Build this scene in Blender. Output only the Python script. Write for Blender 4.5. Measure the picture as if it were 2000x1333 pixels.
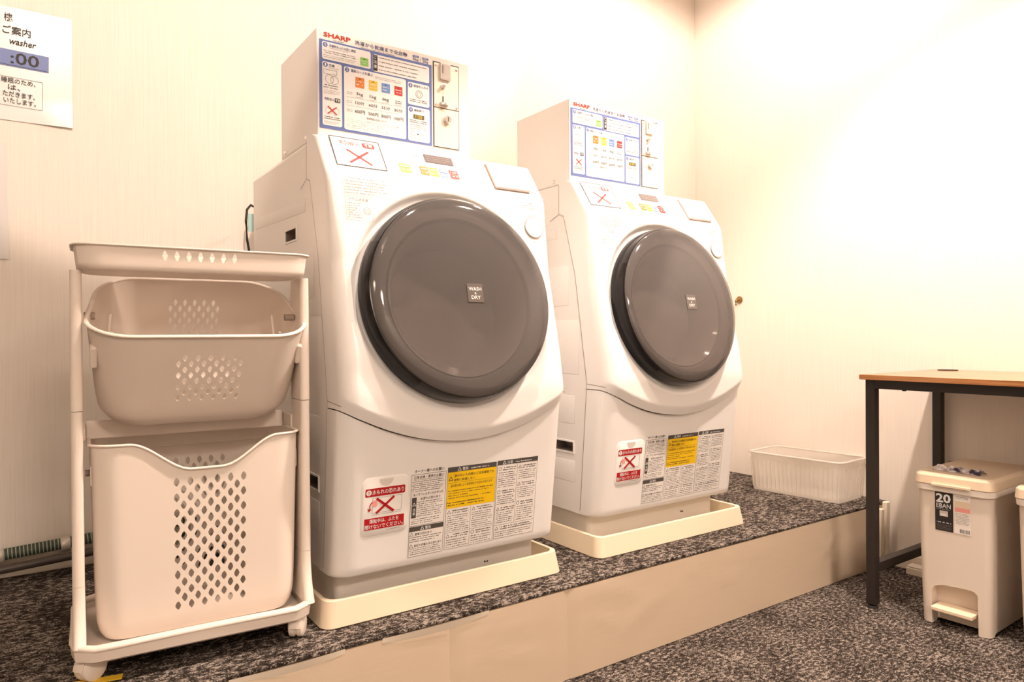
import bpy, bmesh, math, random
from mathutils import Vector, Matrix
random.seed(7)
for o in list(bpy.data.objects): bpy.data.objects.remove(o)
scene = bpy.context.scene
COL = scene.collection
ZP = 0.2333            # height of the carpeted platform above the floor
YS, YW, XW = 1.338, 2.2328, 2.605   # platform front, back wall, right wall
XL, YB, ZC = -2.0, -2.6, 2.50       # left wall, rear wall, ceiling
R = math.radians

# ---------------------------------------------------------------- camera
cam = bpy.data.cameras.new('camera'); camo = bpy.data.objects.new('camera', cam); COL.objects.link(camo)
cam.sensor_width = 36.0; cam.lens = 36.0*1376.5/2000; cam.clip_start = 0.02
r3 = Vector((0.82133, -0.57041, -0.00657)); u3 = Vector((0.00907, 0.00154, 0.99996)); f2 = Vector((0.57037, 0.82136, -0.00644))
m = Matrix.Identity(4)
for i in range(3):
    m[i][0] = r3[i]; m[i][1] = u3[i]; m[i][2] = -f2[i]
m[0][3], m[1][3], m[2][3] = 0, 0, 0.6118+ZP
camo.matrix_world = m
scene.camera = camo

# ---------------------------------------------------------------- world, exposure
w = bpy.data.worlds.new('world'); scene.world = w; w.use_nodes = True
w.node_tree.nodes['Background'].inputs[0].default_value = (1.0, 0.80, 0.62, 1)
w.node_tree.nodes['Background'].inputs[1].default_value = 0.30
vs = scene.view_settings
vs.view_transform = 'Standard'; vs.look = 'None'; vs.gamma = 1.0; vs.use_curve_mapping = False; vs.exposure = 1.14
scene.cycles.max_bounces = 10; scene.cycles.diffuse_bounces = 5; scene.cycles.caustics_reflective = False; scene.cycles.caustics_refractive = False

# ceiling downlights, then two added rear fill lamps: (x, y, watts, cone degrees, blend, aim)
WARM = (1.0, 0.80, 0.67)
DOWN = [
    (1.80, 0.72, 108, 116, 0.45, None, 0.045),
    (0.85, 0.92, 48, 70, 0.35, None, 0.045),
    (0.15, 0.10, 86, 60, 0.14, (0.36, 2.23, 2.27), 0.045),
    (1.95, 1.45, 28, 172, 0.25, None, 0.045),
    (-1.05, -0.90, 16, 160, 0.5, None, 0.25),  # fill lamp added to lift the ambient light
    (0.35, -1.95, 140, 160, 0.5, None, 0.25),  # second added fill, brightens the faces turned to the camera
]

# ---------------------------------------------------------------- materials
MAT = {}
def mat(name, col, rough=0.5, metal=0.0, spec=0.5, emit=None, coat=0.0, alpha=None, trans=0.0, ior=1.45):
    if name in MAT: return MAT[name]
    mt = bpy.data.materials.new(name); mt.use_nodes = True
    b = mt.node_tree.nodes['Principled BSDF']
    b.inputs['Base Color'].default_value = (*col, 1); b.inputs['Roughness'].default_value = rough
    b.inputs['Metallic'].default_value = metal; b.inputs['Specular IOR Level'].default_value = spec
    b.inputs['Coat Weight'].default_value = coat; b.inputs['IOR'].default_value = ior
    b.inputs['Transmission Weight'].default_value = trans
    MAT[name] = mt
    return mt
def nodes(mt): return mt.node_tree.nodes, mt.node_tree.links, mt.node_tree.nodes['Principled BSDF']
def ramp(N, stops):
    n = N.new('ShaderNodeValToRGB'); cr = n.color_ramp
    while len(cr.elements) < len(stops): cr.elements.new(0.5)
    for e, (p, c) in zip(cr.elements, stops): e.position = p; e.color = (*c, 1)
    return n
def noise_bump(mt, scale=(60, 60, 60), strength=0.2, dist=0.001, detail=3):
    N, L, b = nodes(mt)
    tc = N.new('ShaderNodeTexCoord'); mp = N.new('ShaderNodeMapping'); mp.inputs['Scale'].default_value = scale
    nz = N.new('ShaderNodeTexNoise'); nz.inputs['Scale'].default_value = 1.0; nz.inputs['Detail'].default_value = detail
    bp = N.new('ShaderNodeBump'); bp.inputs['Strength'].default_value = strength; bp.inputs['Distance'].default_value = dist
    L.new(tc.outputs['Object'], mp.inputs['Vector']); L.new(mp.outputs['Vector'], nz.inputs['Vector'])
    L.new(nz.outputs['Fac'], bp.inputs['Height']); L.new(bp.outputs['Normal'], b.inputs['Normal'])
    return nz

# wallpaper: off-white vinyl with a fine vertical weave
def wallpaper(name, axis):
    mt = mat(name, (0.86, 0.83, 0.79), 0.75, spec=0.25)
    N, L, b = nodes(mt)
    sc = (420, 420, 5) if axis == 'x' else (420, 420, 5)
    nz = noise_bump(mt, sc, 0.3, 0.0010, 3)
    rp = ramp(N, [(0.3, (0.80, 0.74, 0.67)), (0.7, (0.85, 0.80, 0.74))])
    L.new(nz.outputs['Fac'], rp.inputs['Fac']); L.new(rp.outputs['Color'], b.inputs['Base Color'])
    return mt
wallpaper('wallpaper', 'x')
mat('ceiling_white', (0.86, 0.84, 0.81), 0.85)
mat('baseboard_vinyl', (0.72, 0.65, 0.56), 0.5)
# carpet: mottled loop pile
def carpet():
    mt = mat('carpet', (0.08, 0.065, 0.055), 0.95, spec=0.1)
    N, L, b = nodes(mt)
    tc = N.new('ShaderNodeTexCoord'); mp = N.new('ShaderNodeMapping'); mp.inputs['Scale'].default_value = (72, 112, 80)
    L.new(tc.outputs['Object'], mp.inputs['Vector'])
    n1 = N.new('ShaderNodeTexNoise'); n1.inputs['Scale'].default_value = 1.0; n1.inputs['Detail'].default_value = 5; n1.inputs['Roughness'].default_value = 0.72
    n2 = N.new('ShaderNodeTexNoise'); n2.inputs['Scale'].default_value = 300; n2.inputs['Detail'].default_value = 2
    n3 = N.new('ShaderNodeTexNoise'); n3.inputs['Scale'].default_value = 9; n3.inputs['Detail'].default_value = 2
    L.new(mp.outputs['Vector'], n1.inputs['Vector']); L.new(tc.outputs['Object'], n2.inputs['Vector']); L.new(tc.outputs['Object'], n3.inputs['Vector'])
    a1 = N.new('ShaderNodeMath'); a1.operation = 'MULTIPLY_ADD'; a1.inputs[1].default_value = 0.55
    L.new(n2.outputs['Fac'], a1.inputs[0]); L.new(n1.outputs['Fac'], a1.inputs[2])
    a2 = N.new('ShaderNodeMath'); a2.operation = 'MULTIPLY_ADD'; a2.inputs[1].default_value = 0.18
    L.new(n3.outputs['Fac'], a2.inputs[0]); L.new(a1.outputs[0], a2.inputs[2])
    rp = ramp(N, [(0.72, (0.014, 0.010, 0.008)), (0.87, (0.050, 0.040, 0.034)), (1.0, (0.36, 0.31, 0.27))])
    L.new(a2.outputs[0], rp.inputs['Fac']); L.new(rp.outputs['Color'], b.inputs['Base Color'])
    bp = N.new('ShaderNodeBump'); bp.inputs['Strength'].default_value = 0.9; bp.inputs['Distance'].default_value = 0.004
    L.new(a1.outputs[0], bp.inputs['Height']); L.new(bp.outputs['Normal'], b.inputs['Normal'])
carpet()
mt = mat('riser_vinyl', (0.60, 0.49, 0.37), 0.40); nz = noise_bump(mt, (9, 9, 60), 0.2, 0.002, 4)
mt = mat('washer_white', (0.82, 0.81, 0.80), 0.28, coat=0.15)
mt = mat('steel_white', (0.80, 0.78, 0.76), 0.32)
mt = mat('tray_cream', (0.80, 0.69, 0.52), 0.45)
mat('foot_grey', (0.70, 0.67, 0.63), 0.5)
mat('print_white', (0.76, 0.76, 0.76), 0.45)
mat('label_film', (0.80, 0.77, 0.74), 0.4)
mat('ink_black', (0.025, 0.022, 0.022), 0.6)
mat('ink_grey', (0.035, 0.032, 0.030), 0.6)
mat('ink_light', (0.22, 0.19, 0.18), 0.6)
mat('ink_navy', (0.03, 0.04, 0.13), 0.6)
mat('ink_red', (0.44, 0.006, 0.010), 0.5)
mat('ink_brick', (0.45, 0.03, 0.015), 0.5)
mat('ink_pink', (0.86, 0.36, 0.33), 0.5)
mat('panel_blue', (0.115, 0.165, 0.40), 0.45)
mat('tag_green', (0.22, 0.52, 0.10), 0.5)
mat('tag_orange', (0.62, 0.19, 0.03), 0.5)
mat('tag_yellow', (0.68, 0.44, 0.04), 0.5)
mat('tag_blue', (0.14, 0.25, 0.55), 0.5)
mat('tag_red', (0.50, 0.03, 0.025), 0.5)
mat('tag_grey', (0.60, 0.52, 0.50), 0.5)
mat('warning_yellow', (0.84, 0.54, 0.004), 0.45)
mat('dark_header', (0.075, 0.068, 0.062), 0.5)
mat('lcd', (0.16, 0.14, 0.14), 0.15)
mat('olive_lcd', (0.12, 0.11, 0.05), 0.4)
mat('groove', (0.30, 0.24, 0.20), 0.7)
mat('pocket_dark', (0.22, 0.18, 0.155), 0.7)
mt = mat('brushed_steel', (0.80, 0.70, 0.60), 0.42, metal=0.35); noise_bump(mt, (20, 20, 700), 0.15, 0.0005)
mat('chrome', (0.80, 0.77, 0.74), 0.22, metal=0.7)
mat('dark_gap', (0.05, 0.04, 0.033), 0.6)
mat('rim_black', (0.010, 0.009, 0.010), 0.22, spec=0.35)
mat('gasket_grey', (0.19, 0.175, 0.165), 0.5)
mat('drum_steel', (0.34, 0.315, 0.295), 0.38, metal=0.5)
mt = mat('bowl_glass', (0.36, 0.33, 0.31), 0.12)
mat('badge_brown', (0.12, 0.10, 0.09), 0.3)
# smoked door glass: part clear, part dark tint, with a clear-coat reflection
def smoke():
    mt = bpy.data.materials.new('smoked_glass'); mt.use_nodes = True; MAT['smoked_glass'] = mt
    N = mt.node_tree.nodes; L = mt.node_tree.links
    b = N['Principled BSDF']; b.inputs['Base Color'].default_value = (0.125, 0.117, 0.115, 1); b.inputs['Roughness'].default_value = 0.07
    b.inputs['Coat Weight'].default_value = 0.4
    t = N.new('ShaderNodeBsdfTransparent'); t.inputs[0].default_value = (0.70, 0.65, 0.63, 1)
    mx = N.new('ShaderNodeMixShader'); mx.inputs[0].default_value = 0.45
    L.new(b.outputs[0], mx.inputs[1]); L.new(t.outputs[0], mx.inputs[2]); L.new(mx.outputs[0], N['Material Output'].inputs[0])
smoke()
mt = mat('cart_plastic', (0.77, 0.69, 0.62), 0.42); noise_bump(mt, (900, 900, 900), 0.08, 0.0005)
mt = mat('basket_plastic', (0.76, 0.68, 0.61), 0.42)
mat('caster_grey', (0.62, 0.56, 0.50), 0.4)
def oak():
    mt = mat('oak', (0.6, 0.35, 0.15), 0.3, coat=0.5)
    N, L, b = nodes(mt)
    tc = N.new('ShaderNodeTexCoord'); mp = N.new('ShaderNodeMapping'); mp.inputs['Scale'].default_value = (60, 4, 160)
    nz = N.new('ShaderNodeTexNoise'); nz.inputs['Scale'].default_value = 1; nz.inputs['Detail'].default_value = 6
    rp = ramp(N, [(0.3, (0.24, 0.085, 0.02)), (0.55, (0.42, 0.175, 0.055)), (0.8, (0.52, 0.26, 0.10))])
    L.new(tc.outputs['Object'], mp.inputs['Vector']); L.new(mp.outputs['Vector'], nz.inputs['Vector'])
    L.new(nz.outputs['Fac'], rp.inputs['Fac']); L.new(rp.outputs['Color'], b.inputs['Base Color'])
oak()
mat('black_steel', (0.022, 0.017, 0.015), 0.45)
mat('black_rubber', (0.02, 0.018, 0.017), 0.6)
mat('bin_body', (0.72, 0.64, 0.56), 0.45)
mat('bin_lid', (0.76, 0.63, 0.47), 0.42)
mat('bin_rim', (0.84, 0.78, 0.71), 0.4)
mat('paper', (0.84, 0.80, 0.77), 0.4)
mat('film', (0.70, 0.68, 0.67), 0.3)
mat('cyan_tape', (0.42, 0.66, 0.66), 0.5)
mat('silver_tape', (0.62, 0.58, 0.53), 0.3, metal=0.4)
mat('hose_dark', (0.055, 0.06, 0.045), 0.6)
mat('hose_ring', (0.34, 0.44, 0.36), 0.5)
mat('pipe_dark', (0.06, 0.048, 0.04), 0.4)
mat('brass', (0.30, 0.19, 0.07), 0.4, metal=0.6)
mat('moulding_cream', (0.80, 0.72, 0.60), 0.45)
mat('tape_yellow', (0.80, 0.52, 0.03), 0.5)
def frosted():
    mt = bpy.data.materials.new('frosted_plastic'); mt.use_nodes = True; MAT['frosted_plastic'] = mt
    N = mt.node_tree.nodes; L = mt.node_tree.links
    b = N['Principled BSDF']; b.inputs['Base Color'].default_value = (0.88, 0.85, 0.81, 1); b.inputs['Roughness'].default_value = 0.25
    t = N.new('ShaderNodeBsdfTransparent'); t.inputs[0].default_value = (0.95, 0.93, 0.90, 1)
    mx = N.new('ShaderNodeMixShader'); mx.inputs[0].default_value = 0.62
    L.new(b.outputs[0], mx.inputs[1]); L.new(t.outputs[0], mx.inputs[2]); L.new(mx.outputs[0], N['Material Output'].inputs[0])
frosted()
mt = mat('lamp_glow', (1, 1, 1)); b = nodes(mt)[2]
b.inputs['Emission Color'].default_value = (1.0, 0.84, 0.66, 1); b.inputs['Emission Strength'].default_value = 12.0

# ---------------------------------------------------------------- mesh helpers
class MB:
    """collects vertices and faces for ONE mesh object"""
    def __init__(s): s.v = []; s.f = []
    def add(s, verts, faces):
        n = len(s.v); s.v += [tuple(p) for p in verts]; s.f += [tuple(i+n for i in f) for f in faces]; return s
    def box(s, x0, x1, y0, y1, z0, z1):
        return s.add([(x0,y0,z0),(x1,y0,z0),(x1,y1,z0),(x0,y1,z0),(x0,y0,z1),(x1,y0,z1),(x1,y1,z1),(x0,y1,z1)],
                     [(0,3,2,1),(4,5,6,7),(0,1,5,4),(1,2,6,5),(2,3,7,6),(3,0,4,7)])
    def tube(s, pts, r, n=10, cap=True):
        pts = [Vector(p) for p in pts]; rings = []
        for i, p in enumerate(pts):
            d = (pts[min(i+1, len(pts)-1)] - pts[max(i-1, 0)]).normalized()
            a = d.cross(Vector((0,0,1)))
            if a.length < 1e-3: a = d.cross(Vector((1,0,0)))
            a.normalize(); b = d.cross(a)
            rr = r[i] if isinstance(r, (list, tuple)) else r
            rings.append([p + rr*(math.cos(2*math.pi*k/n)*a + math.sin(2*math.pi*k/n)*b) for k in range(n)])
        vs_ = [q for g in rings for q in g]; fs = []
        for i in range(len(pts)-1):
            for k in range(n): fs.append((i*n+k, i*n+(k+1)%n, (i+1)*n+(k+1)%n, (i+1)*n+k))
        if cap: fs.append(tuple(range(n))[::-1]); fs.append(tuple((len(pts)-1)*n+k for k in range(n)))
        return s.add(vs_, fs)
    def lathe(s, o, ax, prof, n=64, close=False):
        """prof: list of (radius, height along ax)"""
        ax = Vector(ax).normalized(); o = Vector(o)
        a = ax.cross(Vector((0,0,1)))
        if a.length < 1e-3: a = Vector((1,0,0))
        a.normalize(); b = ax.cross(a); vs_ = []; fs = []; idx = []
        for (r, h) in prof:
            if r < 1e-6: idx.append([len(vs_)]*n); vs_.append(o+ax*h)
            else:
                idx.append(list(range(len(vs_), len(vs_)+n)))
                vs_ += [o+ax*h+r*(math.cos(2*math.pi*k/n)*a+math.sin(2*math.pi*k/n)*b) for k in range(n)]
        for i in range(len(prof)-1):
            for k in range(n):
                q = [idx[i][k], idx[i][(k+1)%n], idx[i+1][(k+1)%n], idx[i+1][k]]
                q = [x for j, x in enumerate(q) if x not in q[:j]]
                if len(q) > 2: fs.append(tuple(q))
        return s.add(vs_, fs)
    def loft(s, loops, cap=True):
        n = len(loops[0]); vs_ = [p for l in loops for p in l]; fs = []
        for i in range(len(loops)-1):
            for k in range(n): fs.append((i*n+k, i*n+(k+1)%n, (i+1)*n+(k+1)%n, (i+1)*n+k))
        if cap: fs.append(tuple(range(n))[::-1]); fs.append(tuple((len(loops)-1)*n+k for k in range(n)))
        return s.add(vs_, fs)
    def prism(s, poly, d):
        """poly: list of 3D points, extruded by vector d"""
        d = Vector(d); a = [Vector(p) for p in poly]
        return s.loft([a, [p+d for p in a]])
    def mesh(s, name):
        me = bpy.data.meshes.new(name); me.from_pydata(s.v, [], s.f); me.update(); return me

def fin(o, smooth=None, bevel=None, fix=True, weld=False):
    me = o.data
    if fix or weld:
        bm = bmesh.new(); bm.from_mesh(me)
        if weld: bmesh.ops.remove_doubles(bm, verts=bm.verts, dist=1e-5)
        if fix: bmesh.ops.recalc_face_normals(bm, faces=bm.faces)
        bm.to_mesh(me); bm.free()
    if bevel:
        md = o.modifiers.new('bevel', 'BEVEL'); md.width = bevel; md.segments = 3; md.limit_method = 'ANGLE'; md.angle_limit = R(40); md.harden_normals = True
        if smooth is None: smooth = 35
    if smooth:
        me.polygons.foreach_set('use_smooth', [True]*len(me.polygons))
        if not bevel: me.set_sharp_from_angle(angle=R(smooth))
    return o
def obj(name, mb, m_, parent=None, smooth=None, bevel=None, fix=True, weld=False, loc=None):
    me = mb.mesh(name) if isinstance(mb, MB) else mb
    me.materials.append(MAT[m_]); o = bpy.data.objects.new(name, me); COL.objects.link(o)
    if parent is not None: o.parent = parent
    if loc: o.location = loc
    return fin(o, smooth, bevel, fix, weld)
def tag(o, label, cat=None, group=None, kind=None):
    if label: o['label'] = label
    if cat: o['category'] = cat
    if group: o['group'] = group
    if kind: o['kind'] = kind
    return o
def thing(name, label, cat, loc, rz=0, group=None):
    o = bpy.data.objects.new(name, None); COL.objects.link(o); o.location = loc; o.rotation_euler = (0,0,rz)
    o.empty_display_size = 0.05
    return tag(o, label, cat, group)
def copy_tree(o, parent=None):
    c = o.copy(); COL.objects.link(c); c.parent = parent
    for ch in o.children: copy_tree(ch, c)
    return c
def rrect(w, d, r, n=6, cx=0, cy=0):
    """rounded rectangle, counter-clockwise 2D points"""
    pts = []
    for (sx, sy, a0) in ((1,1,0),(-1,1,90),(-1,-1,180),(1,-1,270)):
        for k in range(n+1):
            a = R(a0+90*k/n); pts.append((cx+sx*(w/2-r)+r*math.cos(a), cy+sy*(d/2-r)+r*math.sin(a)))
    return pts

# ---------------------------------------------------------------- flat print on a plane
_tc = {}
def glyphs(txt, bold=0.0):
    key = (txt, bold)
    if key in _tc: return _tc[key]
    cu = bpy.data.curves.new('t', 'FONT'); cu.body = txt; cu.resolution_u = 2; cu.offset = bold; cu.fill_mode = 'FRONT'
    o = bpy.data.objects.new('t', cu); COL.objects.link(o); bpy.context.view_layer.update()
    me = o.evaluated_get(bpy.context.evaluated_depsgraph_get()).to_mesh()
    v = [(p.co.x, p.co.y) for p in me.vertices]; f = [tuple(p.vertices) for p in me.polygons]
    bpy.data.objects.remove(o); bpy.data.curves.remove(cu)
    x0 = min(p[0] for p in v); x1 = max(p[0] for p in v); y0 = min(p[1] for p in v); y1 = max(p[1] for p in v)
    _tc[key] = ([((p[0]-x0)/(x1-x0), (p[1]-y0)/(y1-y0)) for p in v], f, (x1-x0)/(y1-y0))
    return _tc[key]
class Print:
    """several flat inks on one plane; origin o, axes ex, ey, normal n (all local to the parent)"""
    def __init__(s, o, ex, ey, n): s.o = Vector(o); s.ex = Vector(ex); s.ey = Vector(ey); s.n = Vector(n); s.ink = {}
    def P(s, u, v, h=0.0): return s.o+s.ex*u+s.ey*v+s.n*h
    def mb(s, ink, h):
        return s.ink.setdefault((ink), MB())
    def poly(s, ink, pts, h=0.0004): s.mb(ink, h).add([s.P(u, v, h) for u, v in pts], [tuple(range(len(pts)))])
    def rect(s, ink, u0, u1, v0, v1, h=0.0004): s.poly(ink, [(u0,v0),(u1,v0),(u1,v1),(u0,v1)], h)
    def rrect(s, ink, u0, u1, v0, v1, r, h=0.0004): s.poly(ink, rrect(u1-u0, v1-v0, r, 4, (u0+u1)/2, (v0+v1)/2), h)
    def line(s, ink, p, q, t, h=0.0004):
        d = Vector((q[0]-p[0], q[1]-p[1])); d.normalize(); nx, ny = -d.y*t/2, d.x*t/2
        s.poly(ink, [(p[0]-nx,p[1]-ny),(q[0]-nx,q[1]-ny),(q[0]+nx,q[1]+ny),(p[0]+nx,p[1]+ny)], h)
    def frame(s, ink, u0, u1, v0, v1, t, h=0.0004):
        for a, b in (((u0,v0),(u1,v0)),((u1,v0),(u1,v1)),((u1,v1),(u0,v1)),((u0,v1),(u0,v0))): s.line(ink, a, b, t, h)
    def ring(s, ink, u, v, r, t, h=0.0004, n=20, a0=0, a1=360):
        for k in range(n):
            a = R(a0+(a1-a0)*k/n); b = R(a0+(a1-a0)*(k+1)/n)
            s.poly(ink, [(u+r*math.cos(a),v+r*math.sin(a)),(u+r*math.cos(b),v+r*math.sin(b)),(u+(r-t)*math.cos(b),v+(r-t)*math.sin(b)),(u+(r-t)*math.cos(a),v+(r-t)*math.sin(a))], h)
    def disc(s, ink, u, v, r, h=0.0004): s.poly(ink, [(u+r*math.cos(R(a)), v+r*math.sin(R(a))) for a in range(0, 360, 20)], h)
    def text(s, ink, txt, u, v, hh, w=None, bold=0.008, h=0.0006, slant=0):
        vs_, fs, asp = glyphs(txt, bold); ww = w or hh*asp
        s.mb(ink, h).add([s.P(u+a*ww+slant*b*hh, v+b*hh, h) for a, b in vs_], fs)
    def scrib(s, ink, u0, u1, v0, v1, n, rng, h=0.0005, fill=0.5, dens=0.85, ragged=0.35):
        """lines of print too small to read"""
        p = (v1-v0)/n
        for i in range(n):
            v = v1-p*(i+0.5); u = u0; e = u1-(u1-u0)*ragged*rng.random()*(1 if i % 3 == 2 else 0.35); t = p*fill
            while u < e:
                w_ = t*rng.uniform(0.35, 0.85)
                if rng.random() < dens:
                    a = t*rng.uniform(0.25, 0.5)
                    s.rect(ink, u, min(u+w_, e), v-a, v+t*rng.uniform(0.1, 0.5), h)
                u += w_+t*0.22
    def xmark(s, ink, u, v, r, t, h=0.0008):
        s.line(ink, (u-r, v+r*0.8), (u+r, v-r*0.8), t, h); s.line(ink, (u-r, v-r*0.8), (u+r, v+r*0.8), t, h)
    def tri(s, ink, u, v, r, t, h=0.0005):
        p = [(u-r, v-r*0.8), (u+r, v-r*0.8), (u, v+r*0.9)]
        for a, b in ((0,1),(1,2),(2,0)): s.line(ink, p[a], p[b], t, h)
    def build(s, parent, names):
        out = []
        for ink, mb in s.ink.items():
            if '|' in ink:                      # 'material|name': every sheet, band or button is a part of its own
                m_, nm = ink.split('|')
                for f in mb.f: out.append(obj(nm, MB().add([mb.v[i] for i in f], [tuple(range(len(f)))]), m_, parent, fix=False))
            else: out.append(tag(obj(names.get(ink, names.get('*', 'lettering')), mb, ink, parent, fix=False), None, kind='stuff'))
        return out

# ---------------------------------------------------------------- the room
def struct(o): o['kind'] = 'structure'; return o
EXT = 0.10
struct(obj('floor', MB().box(XL, XW, YB, YW, -0.05, 0), 'carpet'))
struct(obj('wall_back', MB().box(XL-EXT, XW+EXT, YW, YW+EXT, 0, ZC), 'wallpaper'))
struct(obj('wall_right', MB().box(XW, XW+EXT, YB, YW, 0, ZC), 'wallpaper'))
struct(obj('wall_left', MB().box(XL-EXT, XL, YB, YW, 0, ZC), 'wallpaper'))
struct(obj('wall_front', MB().box(XL-EXT, XW+EXT, YB-EXT, YB, 0, ZC), 'wallpaper'))
struct(obj('ceiling', MB().box(XL, XW, YB, YW, ZC, ZC+0.05), 'ceiling_white'))
# carpeted platform along the back wall, faced with vinyl sheets
plat = struct(obj('platform', MB().box(XL+0.002, XW-0.002, YS+0.006, YW-0.002, 0.001, ZP-0.008), 'riser_vinyl'))
struct(obj('carpet_top', MB().box(XL+0.002, XW-0.002, YS-0.001, YW-0.002, ZP-0.008, ZP), 'carpet', plat, bevel=0.003))
seams = [XL+0.002, -0.15, 0.761, 1.092, XW-0.002]
for a, b in zip(seams[:-1], seams[1:]):
    nx = max(6, int((b-a)/0.02)); nz = 12; mb = MB(); rr = random.Random(int(a*100)+50)
    wr = [(rr.uniform(a, b), rr.uniform(0.10, 0.225), rr.uniform(0.02, 0.09), rr.uniform(0.006, 0.02), rr.uniform(-0.5, 0.9), rr.uniform(0.0008, 0.0025)) for _ in range(int(9*(b-a))+2)]
    vs_ = []
    for j in range(nz+1):
        for i in range(nx+1):
            x = a+(b-a)*i/nx; z = 0.002+(ZP-0.012)*j/nz; y = YS
            for (wx, wz, lx, lz, sl, am) in wr:
                dz_ = (z-wz-sl*(x-wx)); y -= am*math.exp(-((x-wx)/lx)**2-(dz_/lz)**2)
            if i in (0, nx): y = YS+0.004
            vs_.append((x, y, z))
    mb.add(vs_, [(j*(nx+1)+i, j*(nx+1)+i+1, (j+1)*(nx+1)+i+1, (j+1)*(nx+1)+i) for j in range(nz) for i in range(nx)])
    struct(obj('vinyl_sheet', mb, 'riser_vinyl', plat, smooth=60, fix=False))
# loose edge strips where the vinyl lifts under the carpet lip
for (x0, x1) in ((0.30, 0.52), (0.60, 0.86)):
    mb = MB(); n = 16; vs_ = []
    for i in range(n+1):
        x = x0+(x1-x0)*i/n; k = math.sin(math.pi*i/n)
        vs_ += [(x, YS-0.002-0.006*k, ZP-0.006), (x, YS-0.001-0.001*k, ZP-0.016-0.008*k)]
    mb.add(vs_, [(2*i, 2*i+2, 2*i+3, 2*i+1) for i in range(n)])
    struct(obj('lifted_vinyl_edge', mb, 'moulding_cream', plat, smooth=60, fix=False))
struct(obj('baseboard_back', MB().box(XL, XW, YW-0.008, YW, ZP, ZP+0.058), 'baseboard_vinyl', bevel=0.003))
struct(obj('baseboard_right', MB().box(XW-0.010, XW, YB, YS-0.03, 0, 0.055), 'moulding_cream', bevel=0.003))
# upright mouldings closing the platform end
for i, (x, wd, tl) in enumerate(((2.515, 0.022, 0.015), (2.552, 0.026, 0.02))):
    mb = MB().box(-wd/2, wd/2, -0.012, 0.006, 0, ZP-0.022+0.02*i)
    o = struct(obj('trim_%d' % (i+1), mb, 'moulding_cream', bevel=0.004, loc=(x, YS-0.014, 0.008))); o.rotation_euler = (0, R(2.2), 0)

# ---------------------------------------------------------------- ceiling downlights (fixtures out of frame; the two rear ones are added fill)
for i, (x, y, watt, cone, blend, aim, rad) in enumerate(DOWN):
    where = ['near the right wall', 'above the first washer', 'aimed at the back wall', 'near the room corner', 'large one added as fill over the left rear floor', 'large one added as fill near the wall behind the camera'][i]
    k_ = max(1.0, rad/0.05)
    t = thing('ceiling_downlight', 'round recessed warm downlight in the ceiling, '+where, 'downlight', (x, y, ZC))
    obj('trim_ring', MB().lathe((0,0,0), (0,0,-1), [(0.045*k_,-0.0), (0.045*k_+0.017,0.0), (0.045*k_+0.017,0.006), (0.045*k_+0.001,0.008), (0.045*k_,0.0)], 32), 'ceiling_white', t, smooth=40)
    obj('lamp_disc', MB().lathe((0,0,-0.003), (0,0,-1), [(0.0,0.0), (0.044*k_,0.0), (0.044*k_,0.001), (0.0, 0.001)], 32), 'lamp_glow', t)
    sp = bpy.data.lights.new('downlight_lamp', 'SPOT'); sp.energy = watt; sp.color = WARM; sp.spot_size = R(cone); sp.spot_blend = blend; sp.shadow_soft_size = rad
    so = bpy.data.objects.new('downlight_lamp', sp); COL.objects.link(so); so.location = (x, y, ZC-0.03)
    d = Vector(aim)-so.location if aim else Vector((0,0,-1))
    so.rotation_euler = d.to_track_quat('-Z', 'Y').to_euler()

# ---------------------------------------------------------------- washing machine (local frame: x across, y towards the wall, z up from the platform)
XC, YC = 0.8285, 1.70          # world centre of the first machine
HW = 0.2935
def lerp_tab(tab, z):
    if z <= tab[0][0]: return tab[0][1]
    for (a, ya), (b, yb) in zip(tab, tab[1:]):
        if z <= b: return ya+(yb-ya)*(z-a)/(b-a)
    return tab[-1][1]
def smooth_tab(tab, z, w_=0.012): return (lerp_tab(tab, z-w_)+2*lerp_tab(tab, z)+lerp_tab(tab, z+w_))/4
UPT = [(0.37, 1.360), (0.49, 1.3615), (0.57, 1.374), (0.965, 1.4605), (1.062, 1.528), (1.2, 1.63)]
SEAM = [(0.10, 1.497), (0.476, 1.463), (0.79, 1.513), (0.962, 1.563), (0.972, 1.585), (1.2, 1.585)]
def zb(x): return 0.3775+0.98*min(abs(x), HW)**2
DK = 0.205; DN = math.sqrt(1+DK*DK)
D_EX = Vector((1,0,0)); D_EY = Vector((0, DK, 1))/DN; D_N = Vector((0, -1, DK))/DN
D_C = Vector((-0.004, 1.405-YC+DK*(-0.020/DN), 0.717-0.020/DN))
def plan_cols(R_=0.045, nf=84):
    c = [(-HW, 'seam'), (-HW, 0.080), (-HW, R_+0.010), (-HW, R_)]
    for k in range(1, 7): a = R(90*k/7); c.append((-HW+R_*(1-math.cos(a)), R_*(1-math.sin(a))))
    for k in range(nf+1): c.append((-HW+R_+(2*HW-2*R_)*k/nf, 0.0))
    return c+[(-x, d) for x, d in c[:10]][::-1]
PC = plan_cols()
def panel(rows_fn, ycurve, nrows, mod, top=None, bottom=None):
    vs_ = []; nc = len(PC)
    for j in range(nrows):
        for (x, d) in PC:
            z, dy, flat = rows_fn(j, x)
            y0 = ycurve(z); s_ = 0.95-0.70*min(1, max(0, (z-0.78)/0.18))
            if HW-abs(x) < 0.0449:
                x = math.copysign(HW-(HW-abs(x))*s_, x); d = d*s_ if d != 'seam' and d <= 0.0451 else d
            y = lerp_tab(SEAM, z) if d == 'seam' else min(y0+d, lerp_tab(SEAM, z))
            y += dy
            y += mod(x, z) if d == 0.0 else 0
            vs_.append((x, y-YC, z))
    fs = [(j*nc+i, j*nc+i+1, (j+1)*nc+i+1, (j+1)*nc+i) for j in range(nrows-1) for i in range(nc-1)]
    return vs_, fs
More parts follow.
